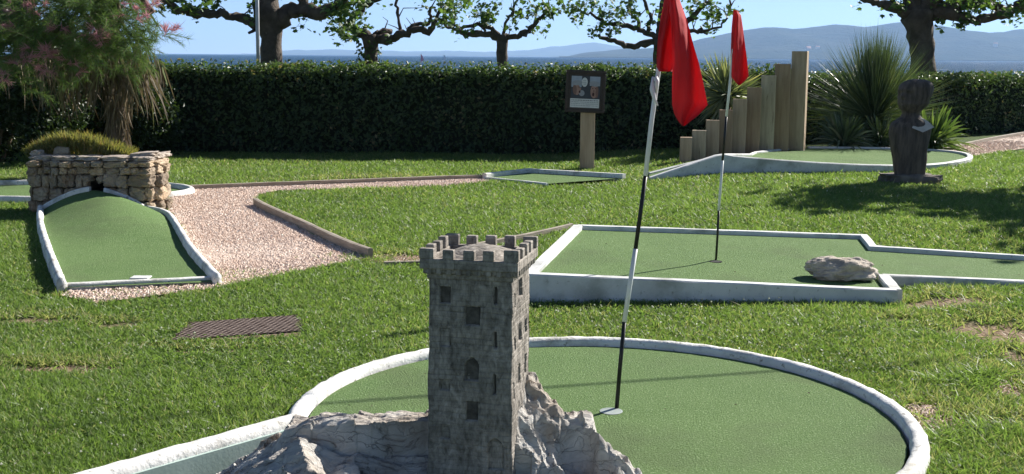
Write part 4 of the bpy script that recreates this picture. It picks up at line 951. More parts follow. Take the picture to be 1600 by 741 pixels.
for k in range(4):
    u = -.34
    while u < .31:
        w = random.uniform(.02, .06); rct(mb, u, min(u+w, .33), -.215-k*.042, -.200-k*.042, -.021, 6 if k == 0 else 3); u += w+.012
mb.build('caption', pm, SI)

# ------------------------------------------------------------------ timber posts in rising steps
posts = [(1064, 1082, 215), (1083, 1104, 204), (1105, 1125, 188), (1126, 1146, 172), (1147, 1168, 155), (1169, 1191, 137), (1192, 1214, 118), (1215, 1238, 100), (1239, 1268, 80)]
ords = ['shortest', 'second shortest', 'third shortest', 'fourth shortest', 'middle', 'fourth tallest', 'third tallest', 'second tallest', 'tallest']
for i, (x0, x1, yt) in enumerate(posts):
    d = 16.75+.2*i; a = aty(x0, yt, d); b = aty(x1, yt, d); w = (b.x-a.x); top = a.z; g = .05; last = i == 8
    rz = -.16 if not last else -.42; th = .13 if not last else .16; ww = (w/math.cos(rz)+.004)*(1 if not last else .74)
    mb = MB(); c = ((a.x+b.x)/2, d+th/2, (top+g)/2); mb.box((0, 0, (top-g)/2), (ww, th, top-g), bev=.005)
    V = mb.v[0]; V[:, 0] += .004*np.sin(V[:, 2]*3+i); 
    o = mb.build('timber_post', M[('sleeper', 'sleeper_c', 'sleeper', 'sleeper_b', 'sleeper', 'sleeper_b', 'sleeper_c', 'sleeper_b', 'sleeper')[i]]); o.location = (c[0], c[1], g); o.rotation_euler = (0, random.uniform(-.008, .008), rz+random.uniform(-.04, .04))
    tag(o, '%s of nine upright sleeper posts stepping up behind the teardrop green' % ords[i], 'post', 'stepped row of timber posts')

# ------------------------------------------------------------------ carved bust
d = BUST.y; gzb = BUST.z
def wx(px): return (px-800)/FPX*d*1.0
def wz_(py): return aty(1425, py, d).z
BU = empty('carved_bust', tuple(BUST), 'dark wooden bust with a broken pale shoulder on a stone slab beside the teardrop green', 'sculpture')
px2x = lambda p: aty(p, 200, d).x
rows = [ # py, left px, right px, depth (m), power
 (277, 1405, 1449, .30, 3), (272, 1404, 1449, .30, 3), (262, 1402, 1449, .31, 3), (248, 1400, 1450, .32, 3), (236, 1397, 1449, .33, 3), (222, 1394, 1452, .34, 2.8), (208, 1392, 1454, .34, 2.6), (199, 1392, 1456, .33, 2.4), (193, 1394, 1455, .30, 2.3), (188, 1400, 1448, .26, 2.2), (184, 1406, 1440, .22, 2), (179, 1409, 1436, .19, 2), (175, 1409, 1437, .20, 2), (171, 1406, 1441, .25, 2), (167, 1404, 1445, .29, 2.1), (162, 1402, 1449, .33, 2.2), (156, 1402, 1450, .34, 2), (149, 1402, 1453, .36, 2), (142, 1402, 1455, .37, 2), (136, 1403, 1455, .37, 2), (131, 1406, 1453, .34, 2), (127, 1411, 1449, .28, 2), (124.5, 1418, 1442, .18, 2), (123.6, 1426, 1434, .06, 2)]
pys = np.linspace(277, 123.6, 110); n = 64; V = []
for py in pys:
    f = lambda k: float(np.interp(-py, [-r[0] for r in rows], [r[k] for r in rows]))
    xl, xr, dp, pw = px2x(f(1)), px2x(f(2)), f(3), f(4); z = wz_(py); cx_ = (xl+xr)/2; rx = (xr-xl)/2
    for s in range(n):
        t = 2*PI*s/n; c, s_ = math.cos(t), math.sin(t); k = (abs(c)**pw+abs(s_)**pw)**(-1/pw)
        rr3 = 1.0
        # face turned to the left and slightly to the viewer (angle about 215 deg): nose, brow, eyes, lips, chin
        fa = math.radians(212); da = (t-fa+PI) % (2*PI)-PI
        hd = py < 176
        if hd:
            nose = math.exp(-(da/.16)**2)*math.exp(-((py-151)/5.5)**2)*.20; brow = math.exp(-(da/.55)**2)*math.exp(-((py-140)/3)**2)*.06
            eye = sum(math.exp(-((da-q)/.16)**2) for q in (-.36, .36))*math.exp(-((py-146)/3)**2)*.09
            lip = math.exp(-(da/.25)**2)*(math.exp(-((py-160)/1.6)**2)*.07-math.exp(-((py-162.5)/1)**2)*.04+math.exp(-((py-165)/1.6)**2)*.07); chin = math.exp(-(da/.35)**2)*math.exp(-((py-170)/3)**2)*.10
            ear = sum(math.exp(-((((t-fa-q)+PI) % (2*PI)-PI)/.13)**2) for q in (-1.55, 1.55))*math.exp(-((py-150)/6)**2)*.09
            rr3 += nose+brow-eye+lip+chin+ear
            hair = .035*abs(mnoise.noise(Vector((c*5, s_*5, py*.22)))) if (abs(da) > .8 or py < 137) else 0
            rr3 += hair
        rr3 += .035*mnoise.noise(Vector((c*2, s_*2, py*.03)))+.018*mnoise.noise(Vector((c*7, s_*7, py*.02)))
        V.append((cx_+rx*c*k*rr3, d+.02+dp/2*s_*k*rr3, z))
m = len(pys); mb = MB(); mb.add(V, [tuple(q) for q in grid_faces(n, m, True)]+[tuple(range(n-1, -1, -1)), tuple((m-1)*n+i for i in range(n))]); mb.build('bust', M['darkwood'], BU, smooth=True)
mb = MB(); pts = [(1425, 200), (1429, 191), (1436, 184), (1448, 188), (1460, 199), (1442, 207)]
V = [tuple(aty(x, y, d-.06-.13*min(1, max(0, (y-186)/18)))) for x, y in pts]+[tuple(aty(x, y, d+.05)) for x, y in pts]
mb.add(V, [tuple(range(6)), tuple(range(11, 5, -1))]+[(i, 6+i, 6+(i+1) % 6, (i+1) % 6) for i in range(6)]); mb.build('broken_shoulder', M['lightwood'], BU)
sl_, sr_ = px2x(1384), px2x(1466); mb = MB(); stone(mb, ((sl_+sr_)/2, d+.03, gzb+.02), ((sr_-sl_)*1.04, .42, .19), 3.3, e=12, jt=0); mb.build('plinth', M['plinth'], BU)

# ------------------------------------------------------------------ leaves, hedges, trees
def leaf_quads(mb, P, Nn, size, rnd, asp=.55, fold=.15):
    n = len(P); t = unit(np.cross(Nn, RNG.normal(0, 1, (n, 3)))); b = np.cross(Nn, t); s = size[:, None]
    V = np.stack([P-t*s*.5, P+b*s*asp*.5+Nn*s*fold, P+t*s*.5, P-b*s*asp*.5+Nn*s*fold], 1).reshape(-1, 3); base = np.arange(n)*4; n0 = mb.n
    mb.v.append(V); mb.n += len(V); mb.col.append(np.repeat(rnd, 4))
    F = np.concatenate([np.stack([base, base+1, base+2], 1), np.stack([base, base+2, base+3], 1)])
    mb.f.append(F+n0); mb.mi += [0]*len(F)
PL = np.array([(0, -.5), (.22, -.38), (.50, -.28), (.34, -.08), (.52, .16), (.24, .14), (.0, .56), (-.24, .14), (-.52, .16), (-.34, -.08), (-.50, -.28), (-.22, -.38)])
def leaf_lobed(mb, P, Nn, size, rnd):
    n = len(P); t = unit(np.cross(Nn, RNG.normal(0, 1, (n, 3)))); b = np.cross(Nn, t)
    r = np.hypot(PL[:, 0], PL[:, 1]); V = P[:, None, :]+(t[:, None, :]*PL[None, :, :1]+b[:, None, :]*PL[None, :, 1:])*size[:, None, None]-Nn[:, None, :]*(r**2*.35)[None, :, None]*size[:, None, None]
    V = np.concatenate([P[:, None, :], V], 1).reshape(-1, 3); k = 13; base = (np.arange(n)*k)[:, None]; n0 = mb.n
    F = np.concatenate([np.stack([base[:, 0], base[:, 0]+1+i, base[:, 0]+1+(i+1) % 12], 1) for i in range(12)])
    mb.v.append(V); mb.n += len(V); mb.col.append(np.repeat(rnd, k)); mb.f.append(F+n0); mb.mi += [0]*len(F)
def hedge(A, B, depth, h, label, dens=900, zb=0.0, dz=0.0):
    """A, B: front foot of the hedge"""
    A = Vector((A[0], A[1], 0)); B = Vector((B[0], B[1], 0)); ex = (B-A); L = ex.length; ex.normalize(); ey = Vector((-ex.y, ex.x, 0)); 
    root = empty('hedge', tuple(A), label, 'hedge', 'clipped hedges along the seafront'); E = np.array(ex[:]); F_ = np.array(ey[:])
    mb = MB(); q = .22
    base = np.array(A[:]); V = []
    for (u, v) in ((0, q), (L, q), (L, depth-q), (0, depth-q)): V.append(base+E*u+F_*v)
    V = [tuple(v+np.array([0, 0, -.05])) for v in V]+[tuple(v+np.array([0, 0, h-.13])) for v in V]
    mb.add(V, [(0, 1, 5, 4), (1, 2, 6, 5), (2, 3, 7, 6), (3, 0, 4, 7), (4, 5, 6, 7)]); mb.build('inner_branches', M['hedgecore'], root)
    mb = MB()
    def put(n, fn):
        u = RNG.uniform(0, L, n); P, Nn = fn(u, n)
        bulge = np.array([.05*math.sin(a*1.3)+.035*math.sin(a*3.7+1)+.02*math.sin(a*9.1) for a in u])
        P = P+Nn*bulge[:, None]; Nj = unit(Nn+RNG.normal(0, .65, (n, 3)))
        leaf_quads(mb, P, Nj, RNG.uniform(.045, .095, n), np.clip(RNG.uniform(0, .88, n)+np.where(RNG.uniform(0, 1, n) < .04, .3, 0)+.18*np.array([math.sin(a*2.1)*math.sin(z_*4+a) for a, z_ in zip(u, P[:, 2])]), 0, 1))
    def fr(u, n): v = RNG.uniform(0, h, n); return base+E*u[:, None]+F_*(RNG.uniform(-.06, .22, n)+np.clip(v-h+.22, 0, 1)**2*3.2)[:, None]+np.array([0, 0, 1.])*v[:, None], np.repeat(-F_[None], n, 0)
    def tp(u, n): return base+E*u[:, None]+F_*(RNG.uniform(.08, depth, n))[:, None]+np.array([0, 0, 1.])*(h-.06-np.abs(RNG.normal(0, .06, n))+RNG.normal(0, .02, n))[:, None], np.repeat(np.array([[0, 0, 1.]]), n, 0)
    put(int(L*h*dens), fr); put(int(L*depth*dens*.8), tp)
    # shoots that stick up
    n = int(L*340); u = RNG.uniform(0, L, n); yy = RNG.uniform(.0, .30, n); P = base+E*u[:, None]+F_*yy[:, None]+np.array([0, 0, 1.])*(h-.12+RNG.uniform(-.12, .10, n)+np.clip(yy-.05, 0, 1)*.35)[:, None]
    leaf_quads(mb, P, unit(RNG.normal(0, .45, (n, 3))+np.array([0, -.05, 1.])), RNG.uniform(.05, .09, n), RNG.uniform(.4, .9, n))
    n = int(L*26); u = RNG.uniform(0, L, n); P = base+E*u[:, None]+F_*(RNG.uniform(0, depth, n))[:, None]+np.array([0, 0, 1.])*(h+RNG.uniform(0, .07, n))[:, None]
    leaf_quads(mb, P, unit(RNG.normal(0, 1, (n, 3))), RNG.uniform(.05, .09, n), RNG.uniform(.3, 1, n))
    mb.build('foliage', M['hedgeleaf'], root)
    return root
HD = 18.9
hL = aty(-80, 250, HD); hR = aty(1255, 230, HD+.4)
htop = aty(700, 103, HD).z
hedge((hL.x, HD), (hR.x, HD+.4), 1.15, htop, 'long clipped dark hedge behind the sign and stone planter', 820)
h2a = (aty(1235, 200, 20.8).x, 20.8); h2b = (aty(1720, 200, 26.5).x, 26.5)
hedge(h2a, h2b, 1.3, aty(1560, 115, 26).z, 'shorter stretch of hedge behind the bust at the far right', 500)

def limb_path(px):  # list of (px, py, depth)
    return [aty(x, y, d_) for x, y, d_ in px]
def plane_tree(label, trunk, limbs, leaves, seed, lsize=.13, ivy=None, extra=None, thin=1.0, slim=.9):
    """trunk: (px,py,depth,r); limbs: lists of (px,py,depth,r); leaves: (px,py,depth,spread,n)"""
    rs = random.Random(seed); p0 = aty(trunk[0][0], trunk[0][1], trunk[0][2]); base = (p0.x, p0.y, 0.0)
    root = empty('plane_tree', base, label, 'tree', 'pruned plane trees along the seafront')
    mb = MB(); T = [Vector(base)-Vector((0, 0, .1))]+[aty(a, b, c) for a, b, c, r in trunk]; R_ = [trunk[0][3]*1.15*slim]+[t[3]*slim for t in trunk]
    T2 = resample(T, .12); RR = []
    Ls = [0]
    for a, b in zip(T, T[1:]): Ls.append(Ls[-1]+(b-a).length)
    l_ = 0; prev = T2[0]
    for p in T2: l_ += (p-prev).length; prev = p; RR.append(float(np.interp(l_, Ls, R_)))
    mb.tube(T2, RR, n=14, nz=.22, nf=4); mb.build('trunk', M['bark'], root, smooth=True)
    for li in limbs:
        P = [aty(a, b, c) for a, b, c, r in li]; Rr = [r*thin for *_, r in li]; Q = []; RQ = []
        for i in range(len(P)-1):
            k = max(2, int((P[i+1]-P[i]).length/.07))
            for t in range(k):
                f = t/k; q = P[i].lerp(P[i+1], f); w = .018 if i or t else 0
                q += Vector((rs.gauss(0, w), rs.gauss(0, w), rs.gauss(0, w))); Q.append(q)
                r = Rr[i]+(Rr[i+1]-Rr[i])*f; RQ.append(r*(1+(.28 if rs.random() < .14 else 0)))
        Q.append(P[-1]); RQ.append(Rr[-1])
        mb = MB(); mb.tube(Q, RQ, n=9, nz=.3, nf=7)
        for _ in range(len(Q)//5):
            q0 = rs.choice(Q[1:]); e1 = q0+Vector((rs.gauss(0, .10), rs.gauss(0, .10), rs.uniform(.05, .22))); e2 = e1+Vector((rs.gauss(0, .12), rs.gauss(0, .1), rs.uniform(-.02, .2))); mb.tube([q0, e1, e2], [.016, .011, .005], n=5)
        mb.build('branch', M['bark'], root, smooth=True)
    mb = MB()
    for (a, b, c, sp_, n) in leaves:
        sp_ *= .80; n = int(n*.85)
        p = aty(a, b, c); k = max(3, n//14); cs = np.array(p[:])+RNG.normal(0, 1, (k, 3))*np.array([sp_, sp_*.8, sp_*.7])
        ii = RNG.integers(0, k, n); P = cs[ii]+RNG.normal(0, sp_*.22+.03, (n, 3)); P[:, 2] -= np.abs(RNG.normal(0, sp_*.12, n))
        Nn = unit(RNG.normal(0, .6, (n, 3))+np.array([0, -.25, .8])); leaf_lobed(mb, P, Nn, RNG.uniform(.5, 1.15, n)*lsize*.80, RNG.uniform(0, 1, n))
    mb.build('crown', M['planeleaf'], root)
    if ivy:
        mb = MB(); a, b, c, hh, rr4, n = ivy; p = aty(a, b, c); t = RNG.uniform(0, 2*PI, n); P = np.stack([p.x+np.cos(t)*rr4*RNG.uniform(.8, 1.35, n), p.y+np.sin(t)*rr4*RNG.uniform(.8, 1.35, n), p.z+RNG.uniform(-hh, hh, n)], 1)
        leaf_quads(mb, P, unit(np.stack([np.cos(t), np.sin(t), t*0+.3], 1)+RNG.normal(0, .4, (n, 3))), RNG.uniform(.06, .11, n), RNG.uniform(0, 1, n), asp=.8); mb.build('ivy', M['ivy'], root)
    return root
D1 = 22.5
plane_tree('thick dark plane tree directly beside the thin metal pole', [(424, 110, D1, .25), (424, 60, D1, .23), (422, 35, D1, .29), (416, 15, D1, .30), (412, -20, D1, .22)],
 [[(405, 40, D1, .13), (375, 28, D1, .10), (345, 22, D1-.3, .09), (305, 20, D1-.6, .11), (275, 12, D1-.8, .08), (250, -2, D1-1, .06)],
  [(432, 38, D1, .19), (455, 15, D1, .17), (478, 15, D1-.1, .17), (495, 22, D1-.2, .16), (520, 14, D1-.2, .11), (535, 2, D1-.3, .09), (560, -12, D1-.4, .07)],
  [(495, 20, D1-.2, .13), (528, 12, D1+.3, .07), (555, 6, D1+.5, .05)], [(400, 45, D1, .05), (388, 52, D1-.1, .03)],
  [(410, 0, D1, .2), (390, -30, D1, .16), (360, -60, D1, .1)], [(420, 0, D1, .18), (450, -30, D1+.3, .14), (500, -50, D1, .09)], [(476, 14, D1-.1, .12), (470, -5, D1-.1, .12), (478, -30, D1, .09)]],
 [(265, 8, D1-.8, .25, 60), (300, 12, D1-.6, .22, 50), (335, 2, D1-.4, .2, 60), (395, 12, D1-.4, .15, 26), (480, 40, D1-.3, .14, 14), (520, 30, D1-.4, .26, 120), (545, 15, D1-.5, .28, 130), (560, -5, D1-.4, .3, 120), (500, -15, D1, .4, 120), (440, -45, D1, .5, 200), (350, -50, D1, .5, 200), (270, -15, D1-.8, .35, 100), (555, 38, D1-.5, .16, 50)], 21, .15, thin=.82)
D2 = 25
plane_tree('ivy clad plane tree with one long snaking branch to its right', [(579, 110, D2, .17), (580, 80, D2, .155), (578, 62, D2, .19), (577, 55, D2, .20)],
 [[(577, 60, D2, .15), (560, 50, D2, .15), (548, 47, D2, .13), (540, 42, D2, .10), (552, 25, D2, .10), (572, 8, D2-.1, .10), (590, -3, D2-.2, .08), (620, -15, D2-.2, .06)],
  [(585, 62, D2, .15), (605, 62, D2-.1, .13), (625, 57, D2-.2, .12), (640, 48, D2-.2, .11), (652, 46, D2-.2, .10), (670, 50, D2-.2, .095), (678, 38, D2-.3, .07), (684, 25, D2-.3, .05), (690, 5, D2-.3, .04)],
  [(640, 46, D2-.2, .07), (650, 38, D2-.1, .06), (672, 38, D2-.1, .05), (672, 14, D2-.1, .045), (680, 12, D2-.2, .03)],
  [(626, 54, D2, .05), (624, 30, D2, .045), (618, 8, D2, .045), (624, -10, D2, .04)], [(585, 55, D2, .10), (600, 49, D2+.1, .09), (612, 50, D2+.2, .08)], [(560, 52, D2, .06), (548, 60, D2-.1, .04), (540, 64, D2-.1, .02)]],
 [(540, 35, D2-.3, .22, 90), (552, 15, D2-.3, .28, 90), (610, 58, D2-.3, .10, 14), (690, 22, D2-.4, .24, 100), (694, 5, D2-.4, .28, 120), (620, -25, D2, .5, 140), (560, 48, D2-.2, .14, 24)], 22, .14, ivy=(575, 88, D2, .33, .21, 150), thin=.72)
D3 = 29
plane_tree('slim plane tree with twisted arms reaching both ways in the middle', [(785, 110, D3, .15), (785, 75, D3, .145), (784, 58, D3, .18), (783, 54, D3, .17)],
 [[(782, 60, D3, .12), (765, 55, D3, .11), (745, 52, D3, .10), (728, 56, D3, .09), (718, 48, D3-.1, .07), (700, 42, D3-.1, .05), (693, 36, D3-.2, .04)],
  [(780, 56, D3, .09), (768, 44, D3, .08), (745, 38, D3, .07), (722, 44, D3+.1, .06), (712, 40, D3, .05)], [(710, 42, D3, .045), (712, 18, D3, .04), (706, 2, D3, .03)],
  [(790, 56, D3, .11), (808, 58, D3-.1, .10), (825, 48, D3-.1, .09), (838, 36, D3-.2, .07), (850, 22, D3-.2, .05), (858, 5, D3-.2, .04)], [(786, 54, D3, .06), (790, 38, D3, .05), (800, 22, D3, .045), (803, 5, D3, .04), (815, -8, D3, .03)],
  [(808, 56, D3-.1, .05), (822, 56, D3-.2, .04), (830, 44, D3-.2, .03)], [(757, 52, D3, .05), (752, 35, D3, .045), (755, 22, D3, .03)]],
 [(700, 28, D3-.3, .30, 90), (695, 10, D3-.3, .32, 100), (762, 22, D3-.2, .26, 110), (768, 5, D3-.2, .34, 130), (795, 38, D3-.2, .12, 24), (822, 14, D3-.2, .36, 130), (850, 12, D3-.2, .30, 110), (730, -10, D3, .4, 120), (865, 0, D3-.3, .35, 100), (752, 32, D3, .12, 24), (835, 38, D3, .16, 22)], 23, .16, thin=.7)
D4 = 26
plane_tree('plane tree with spreading leafy arms behind the nearer red flag', [(1030, 110, D4, .15), (1030, 85, D4, .145), (1031, 68, D4, .17), (1030, 60, D4, .17)],
 [[(1028, 64, D4, .11), (1010, 66, D4, .10), (998, 72, D4, .095), (985, 74, D4, .09), (962, 64, D4-.1, .08), (945, 62, D4-.1, .07), (935, 55, D4-.2, .05)],
  [(1028, 58, D4, .10), (1008, 52, D4, .09), (985, 42, D4, .08), (962, 38, D4, .07), (942, 36, D4, .06), (928, 24, D4-.2, .045), (908, 20, D4-.2, .03)],
  [(1000, 50, D4, .06), (998, 32, D4, .05), (986, 20, D4, .05), (984, 0, D4, .04)], [(1012, 52, D4, .07), (1018, 28, D4, .06), (1010, 8, D4, .05), (1000, -12, D4, .04)],
  [(1036, 62, D4, .10), (1070, 50, D4, .08), (1095, 48, D4, .06), (1105, 54, D4, .03)], [(1040, 60, D4, .11), (1080, 28, D4, .09), (1098, 10, D4, .07), (1110, 2, D4, .05)], [(1090, 50, D4, .05), (1110, 47, D4, .045), (1125, 42, D4-.1, .04), (1140, 20, D4-.1, .03), (1140, 0, D4, .03)], [(1030, 60, D4, .12), (1035, 20, D4, .1), (1040, -20, D4, .08)]],
 [(905, 15, D4-.2, .26, 100), (900, 3, D4-.2, .28, 90), (925, 38, D4-.2, .18, 50), (950, 18, D4-.2, .28, 130), (965, 55, D4-.3, .14, 40), (945, 8, D4-.2, .25, 90), (1005, 28, D4-.2, .20, 50), (990, 5, D4-.2, .28, 110), (1108, 25, D4-.2, .20, 70), (1112, 40, D4-.2, .16, 60), (1098, 5, D4-.2, .25, 80), (1138, 12, D4-.2, .2, 60), (1030, -20, D4, .5, 150), (1020, 78, D4-.2, .16, 26), (1075, 0, D4, .3, 60)], 24, .14, thin=.68)
D5 = 25.2
plane_tree('stout plane tree trunk rising behind the spiky plant on the right', [(1441, 112, D5, .29), (1441, 70, D5, .28), (1437, 45, D5, .30), (1434, 30, D5, .36), (1436, 15, D5, .33)],
 [[(1425, 22, D5, .13), (1395, 12, D5-.1, .08), (1370, 4, D5-.1, .06), (1345, -2, D5-.2, .04)], [(1445, 22, D5, .16), (1475, 18, D5-.1, .13), (1500, 26, D5-.1, .10), (1525, 32, D5-.2, .08), (1545, 28, D5-.2, .07), (1575, 18, D5-.3, .09), (1600, 6, D5-.3, .09), (1640, -10, D5-.4, .07)],
  [(1455, 15, D5, .14), (1490, 8, D5, .12), (1520, 4, D5+.1, .11), (1550, 6, D5+.2, .08), (1570, 14, D5+.2, .06)], [(1440, 18, D5, .2), (1460, -5, D5, .16), (1500, -20, D5, .1)], [(1430, 18, D5, .18), (1420, -15, D5, .14), (1400, -50, D5, .09)], [(1525, 30, D5-.2, .05), (1530, 40, D5-.2, .03)]],
 [(1385, 5, D5-.2, .22, 50), (1410, 4, D5-.3, .2, 50), (1470, 6, D5-.3, .3, 110), (1520, 32, D5-.3, .14, 40), (1525, 12, D5-.3, .22, 80), (1560, 10, D5-.3, .28, 120), (1590, 12, D5-.4, .22, 70), (1540, -15, D5, .5, 150), (1440, -40, D5, .6, 200), (1350, -2, D5-.2, .15, 30)], 25, .155, thin=1.1)
# the tree outside the frame that shades the lawn on the right
tx, ty = 10.3, 16.0
root = empty('plane_tree', (tx, ty, .1), 'broad plane tree right of the view whose shadow falls across the lawn', 'tree', 'pruned plane trees along the seafront')
MB().tube([(tx, ty, 0), (tx+.05, ty, 1.2), (tx, ty+.05, 2.6), (tx, ty, 3.4)], [.26, .22, .21, .24], n=14, nz=.2).build('trunk', M['bark'], root, smooth=True)
mb = MB(); lm = MB()
for k in range(9):
    a = k*2*PI/9+.3; L = 2.0+.5*math.sin(k*2.2); e = Vector((tx+L*math.cos(a), ty+L*.9*math.sin(a), 4.1+.35*math.sin(k)))
    mb.tube(resample([Vector((tx, ty, 3.2)), Vector((tx+.4*L*math.cos(a), ty+.4*L*math.sin(a), 3.6)), e], .2), .07, n=7, nz=.3)
    n = 260; P = np.array(e[:])+RNG.normal(0, .38, (n, 3))*np.array([1, 1, .5]); leaf_lobed(lm, P, unit(RNG.normal(0, .6, (n, 3))+np.array([0, 0, .8])), RNG.uniform(.12, .22, n), RNG.uniform(0, 1, n))
    n = 120; P = np.array(Vector((tx, ty, 3.9)).lerp(e, .5)[:])+RNG.normal(0, .3, (n, 3))*np.array([1, 1, .4]); leaf_lobed(lm, P, unit(RNG.normal(0, .6, (n, 3))+np.array([0, 0, .8])), RNG.uniform(.12, .22, n), RNG.uniform(0, 1, n))
mb.build('branches', M['bark'], root, smooth=True); lm.build('crown', M['planeleaf'], root)

# thin metal pole by the first tree
p = aty(404, 110, 20.6); mb = MB().tube([(p.x, p.y, 0), (p.x, p.y, 2.0), (p.x+.02, p.y, 4.2)], [.034, .034, .03], n=12)
MP = empty('metal_pole', (p.x, p.y, 0), 'slim grey metal pole in front of the thick left plane tree', 'pole'); mb.build('shaft', M['metalpole'], MP, smooth=True)
MB().tube([(p.x, p.y, 0), (p.x, p.y, .06)], [.11, .09], n=14).build('foot', M['metalpole'], MP, smooth=True)

# cable strung across above the view; only its thin shadow reaches the round green
w0 = atz(497, 629, .03); w1 = atz(1210, 578, .03); wd = (w1-w0).normalized(); off = Vector((sun_dir.x, sun_dir.y, 0))/sun_dir.z*2.95
ca = w0+off-wd*7.5; cb = w0+off+wd*9; ca.z = cb.z = 3.0
MB().tube([ca.lerp(cb, t) for t in np.linspace(0, 1, 12)], .012, n=6).build('cable', M['poleb'])
tag(scene.objects['cable'], 'thin dark cable strung overhead whose shadow crosses the round green', 'cable')
for q, lab in ((ca, 'round timber pole carrying the overhead cable on the left'), (cb, 'round timber pole carrying the overhead cable on the right')):
    pr_ = empty('cable_pole', (q.x, q.y, 0), lab, 'pole'); MB().tube([(q.x, q.y, -.1), (q.x, q.y, 3.2)], [.09, .07], n=12).build('shaft', M['sleeper'], pr_, smooth=True); MB().tube([(q.x, q.y-.12, 3.02), (q.x, q.y+.12, 3.02)], .02, n=8).build('insulator', M['poleb'], pr_)

# ------------------------------------------------------------------ spiky plants
def rosette(name, c, n, lo, hi, wid, elev, mat, label, cat, bend=.2, core=None, trunk=None, seg=4, zmin=-.2):
    root = empty(name, (c[0], c[1], float(gz(c[0], c[1]))), label, cat); mb = MB()
    az = RNG.uniform(0, 2*PI, n); el = elev[0]+(elev[1]-elev[0])*RNG.uniform(0, 1, n)**.8
    D = np.stack([np.cos(az)*np.cos(el), np.sin(az)*np.cos(el), np.sin(el)], 1); L = RNG.uniform(lo, hi, n)
    P = np.array(c)+D*.05+RNG.normal(0, .03, (n, 3)); B = np.stack([0*L, 0*L, -bend*L*np.cos(el)], 1)
    blades(mb, P, D, L, RNG.uniform(.7, 1.2, n)*wid, B, RNG.uniform(0, 1, n), seg); mb.build('leaves', mat, root)
    if trunk: MB().tube([(c[0], c[1], 0), (c[0], c[1], c[2])], [trunk, trunk*.8], n=12, nz=.3).build('trunk', M['fibre'], root, smooth=True)
    return root
c = aty(1365, 185, 20.3); rosette('spiky_plant', (c.x, c.y, .55), 1700, 1.05, 1.6, .011, (-.25, 1.45), M['spike'], 'large fountain shaped plant of thin stiff leaves behind the bust', 'plant', bend=.06, trunk=.16)
# upright dense heart of the same plant
n = 420; P = np.array([c.x, c.y, .5])+RNG.normal(0, .09, (n, 3)); D = unit(np.stack([RNG.normal(0, .13, n), RNG.normal(0, .13, n), np.ones(n)], 1))
mb = MB(); blades(mb, P, D, RNG.uniform(1.1, 1.68, n), RNG.uniform(.012, .022, n), RNG.normal(0, .03, (n, 3)), RNG.uniform(0, .8, n), 3)
rt_ = [o for o in scene.objects if o.name == 'spiky_plant'][0]; mb.build('leaves', M['spike'], rt_)
for (px, py, dd, nn_, lo, hi, wd, lab) in ((1318, 225, 19.3, 110, .45, .85, .045, 'arching strap leaved clump at the foot of the fountain plant, left side'), (1375, 222, 19.4, 90, .4, .75, .045, 'dark strap leaved clump directly left of the bust'), (1455, 215, 19.1, 110, .5, .95, .05, 'bright strap leaved clump just right of the bust with white tipped leaves')):
    c = aty(px, py, dd); g_ = float(gz(c.x, c.y)); rosette('strap_leaf_plant', (c.x, c.y, g_+.03), nn_*2, lo, hi, wd, (.35, 1.35), M['greenleaf'] if px > 1400 else M['spike'], lab, 'plant', bend=.65, seg=5)
c = aty(1136, 150, 18.6); rosette('yucca', (c.x, c.y, c.z), 420, .45, .72, .028, (-1.1, 1.45), M['yucca'], 'pale spiky yucca showing above the shorter timber posts', 'plant', bend=.08, trunk=.09)

# dark shrub at far left, palm-like trunk and tamarisk
def shrub(c, r, n, mat, label, seed):
    root = empty('shrub', (c[0], c[1], 0), label, 'shrub'); mb = MB(); k = 60
    cs = unit(RNG.normal(0, 1, (k, 3)))*np.array(r)*RNG.uniform(.55, 1, (k, 1))+np.array(c); ii = RNG.integers(0, k, n)
    o = RNG.normal(0, .13, (n, 3)); P = cs[ii]+o; P[:, 2] = np.abs(P[:, 2]); leaf_quads(mb, P, unit(RNG.normal(0, 1, (n, 3))+np.array([0, -.3, .5])), RNG.uniform(.05, .10, n), RNG.uniform(0, 1, n)); mb.build('foliage', mat, root)
    mb = MB()
    for q in range(7): a = q*.9; mb.tube([(c[0]+.1*math.cos(a), c[1]+.1*math.sin(a), 0), (c[0]+r[0]*.5*math.cos(a), c[1]+r[1]*.5*math.sin(a), c[2]), (c[0]+r[0]*.7*math.cos(a), c[1]+r[1]*.7*math.sin(a), c[2]+r[2]*.6)], [.03, .02, .01], n=6)
    mb.build('stems', M['twig'], root); return root
shrub((-7.55, 17.0, 1.45), (1.5, .7, 1.35), 52000, M['shrub'], 'dense dark shrub filling the left edge behind the tamarisk', 1)
shrub((-6.1, 18.3, .6), (.9, .4, .65), 12000, M['shrub'], 'dark green shrub behind the leaning fibrous trunk', 2)
CT = empty('cordyline_tree', tuple(aty(184, 222, 15.6)*1.0), 'shaggy trunk with dry strap leaves hanging down behind the stone planter', 'tree'); CT['_o'] = list(CT.location)
q = [aty(186, 235, 15.6), aty(184, 190, 15.6), aty(182, 140, 15.6), aty(178, 90, 15.6), aty(168, 45, 15.6), aty(162, 0, 15.6), aty(158, -50, 15.6)]; q[0].z = 0
mb = MB().tube(resample(q, .08), list(np.interp(np.arange(len(resample(q, .08))), [0, len(resample(q, .08))], [.115, .17])), n=14, nz=.35, nf=7); mb.build('trunk', M['fibre'], CT, smooth=True)
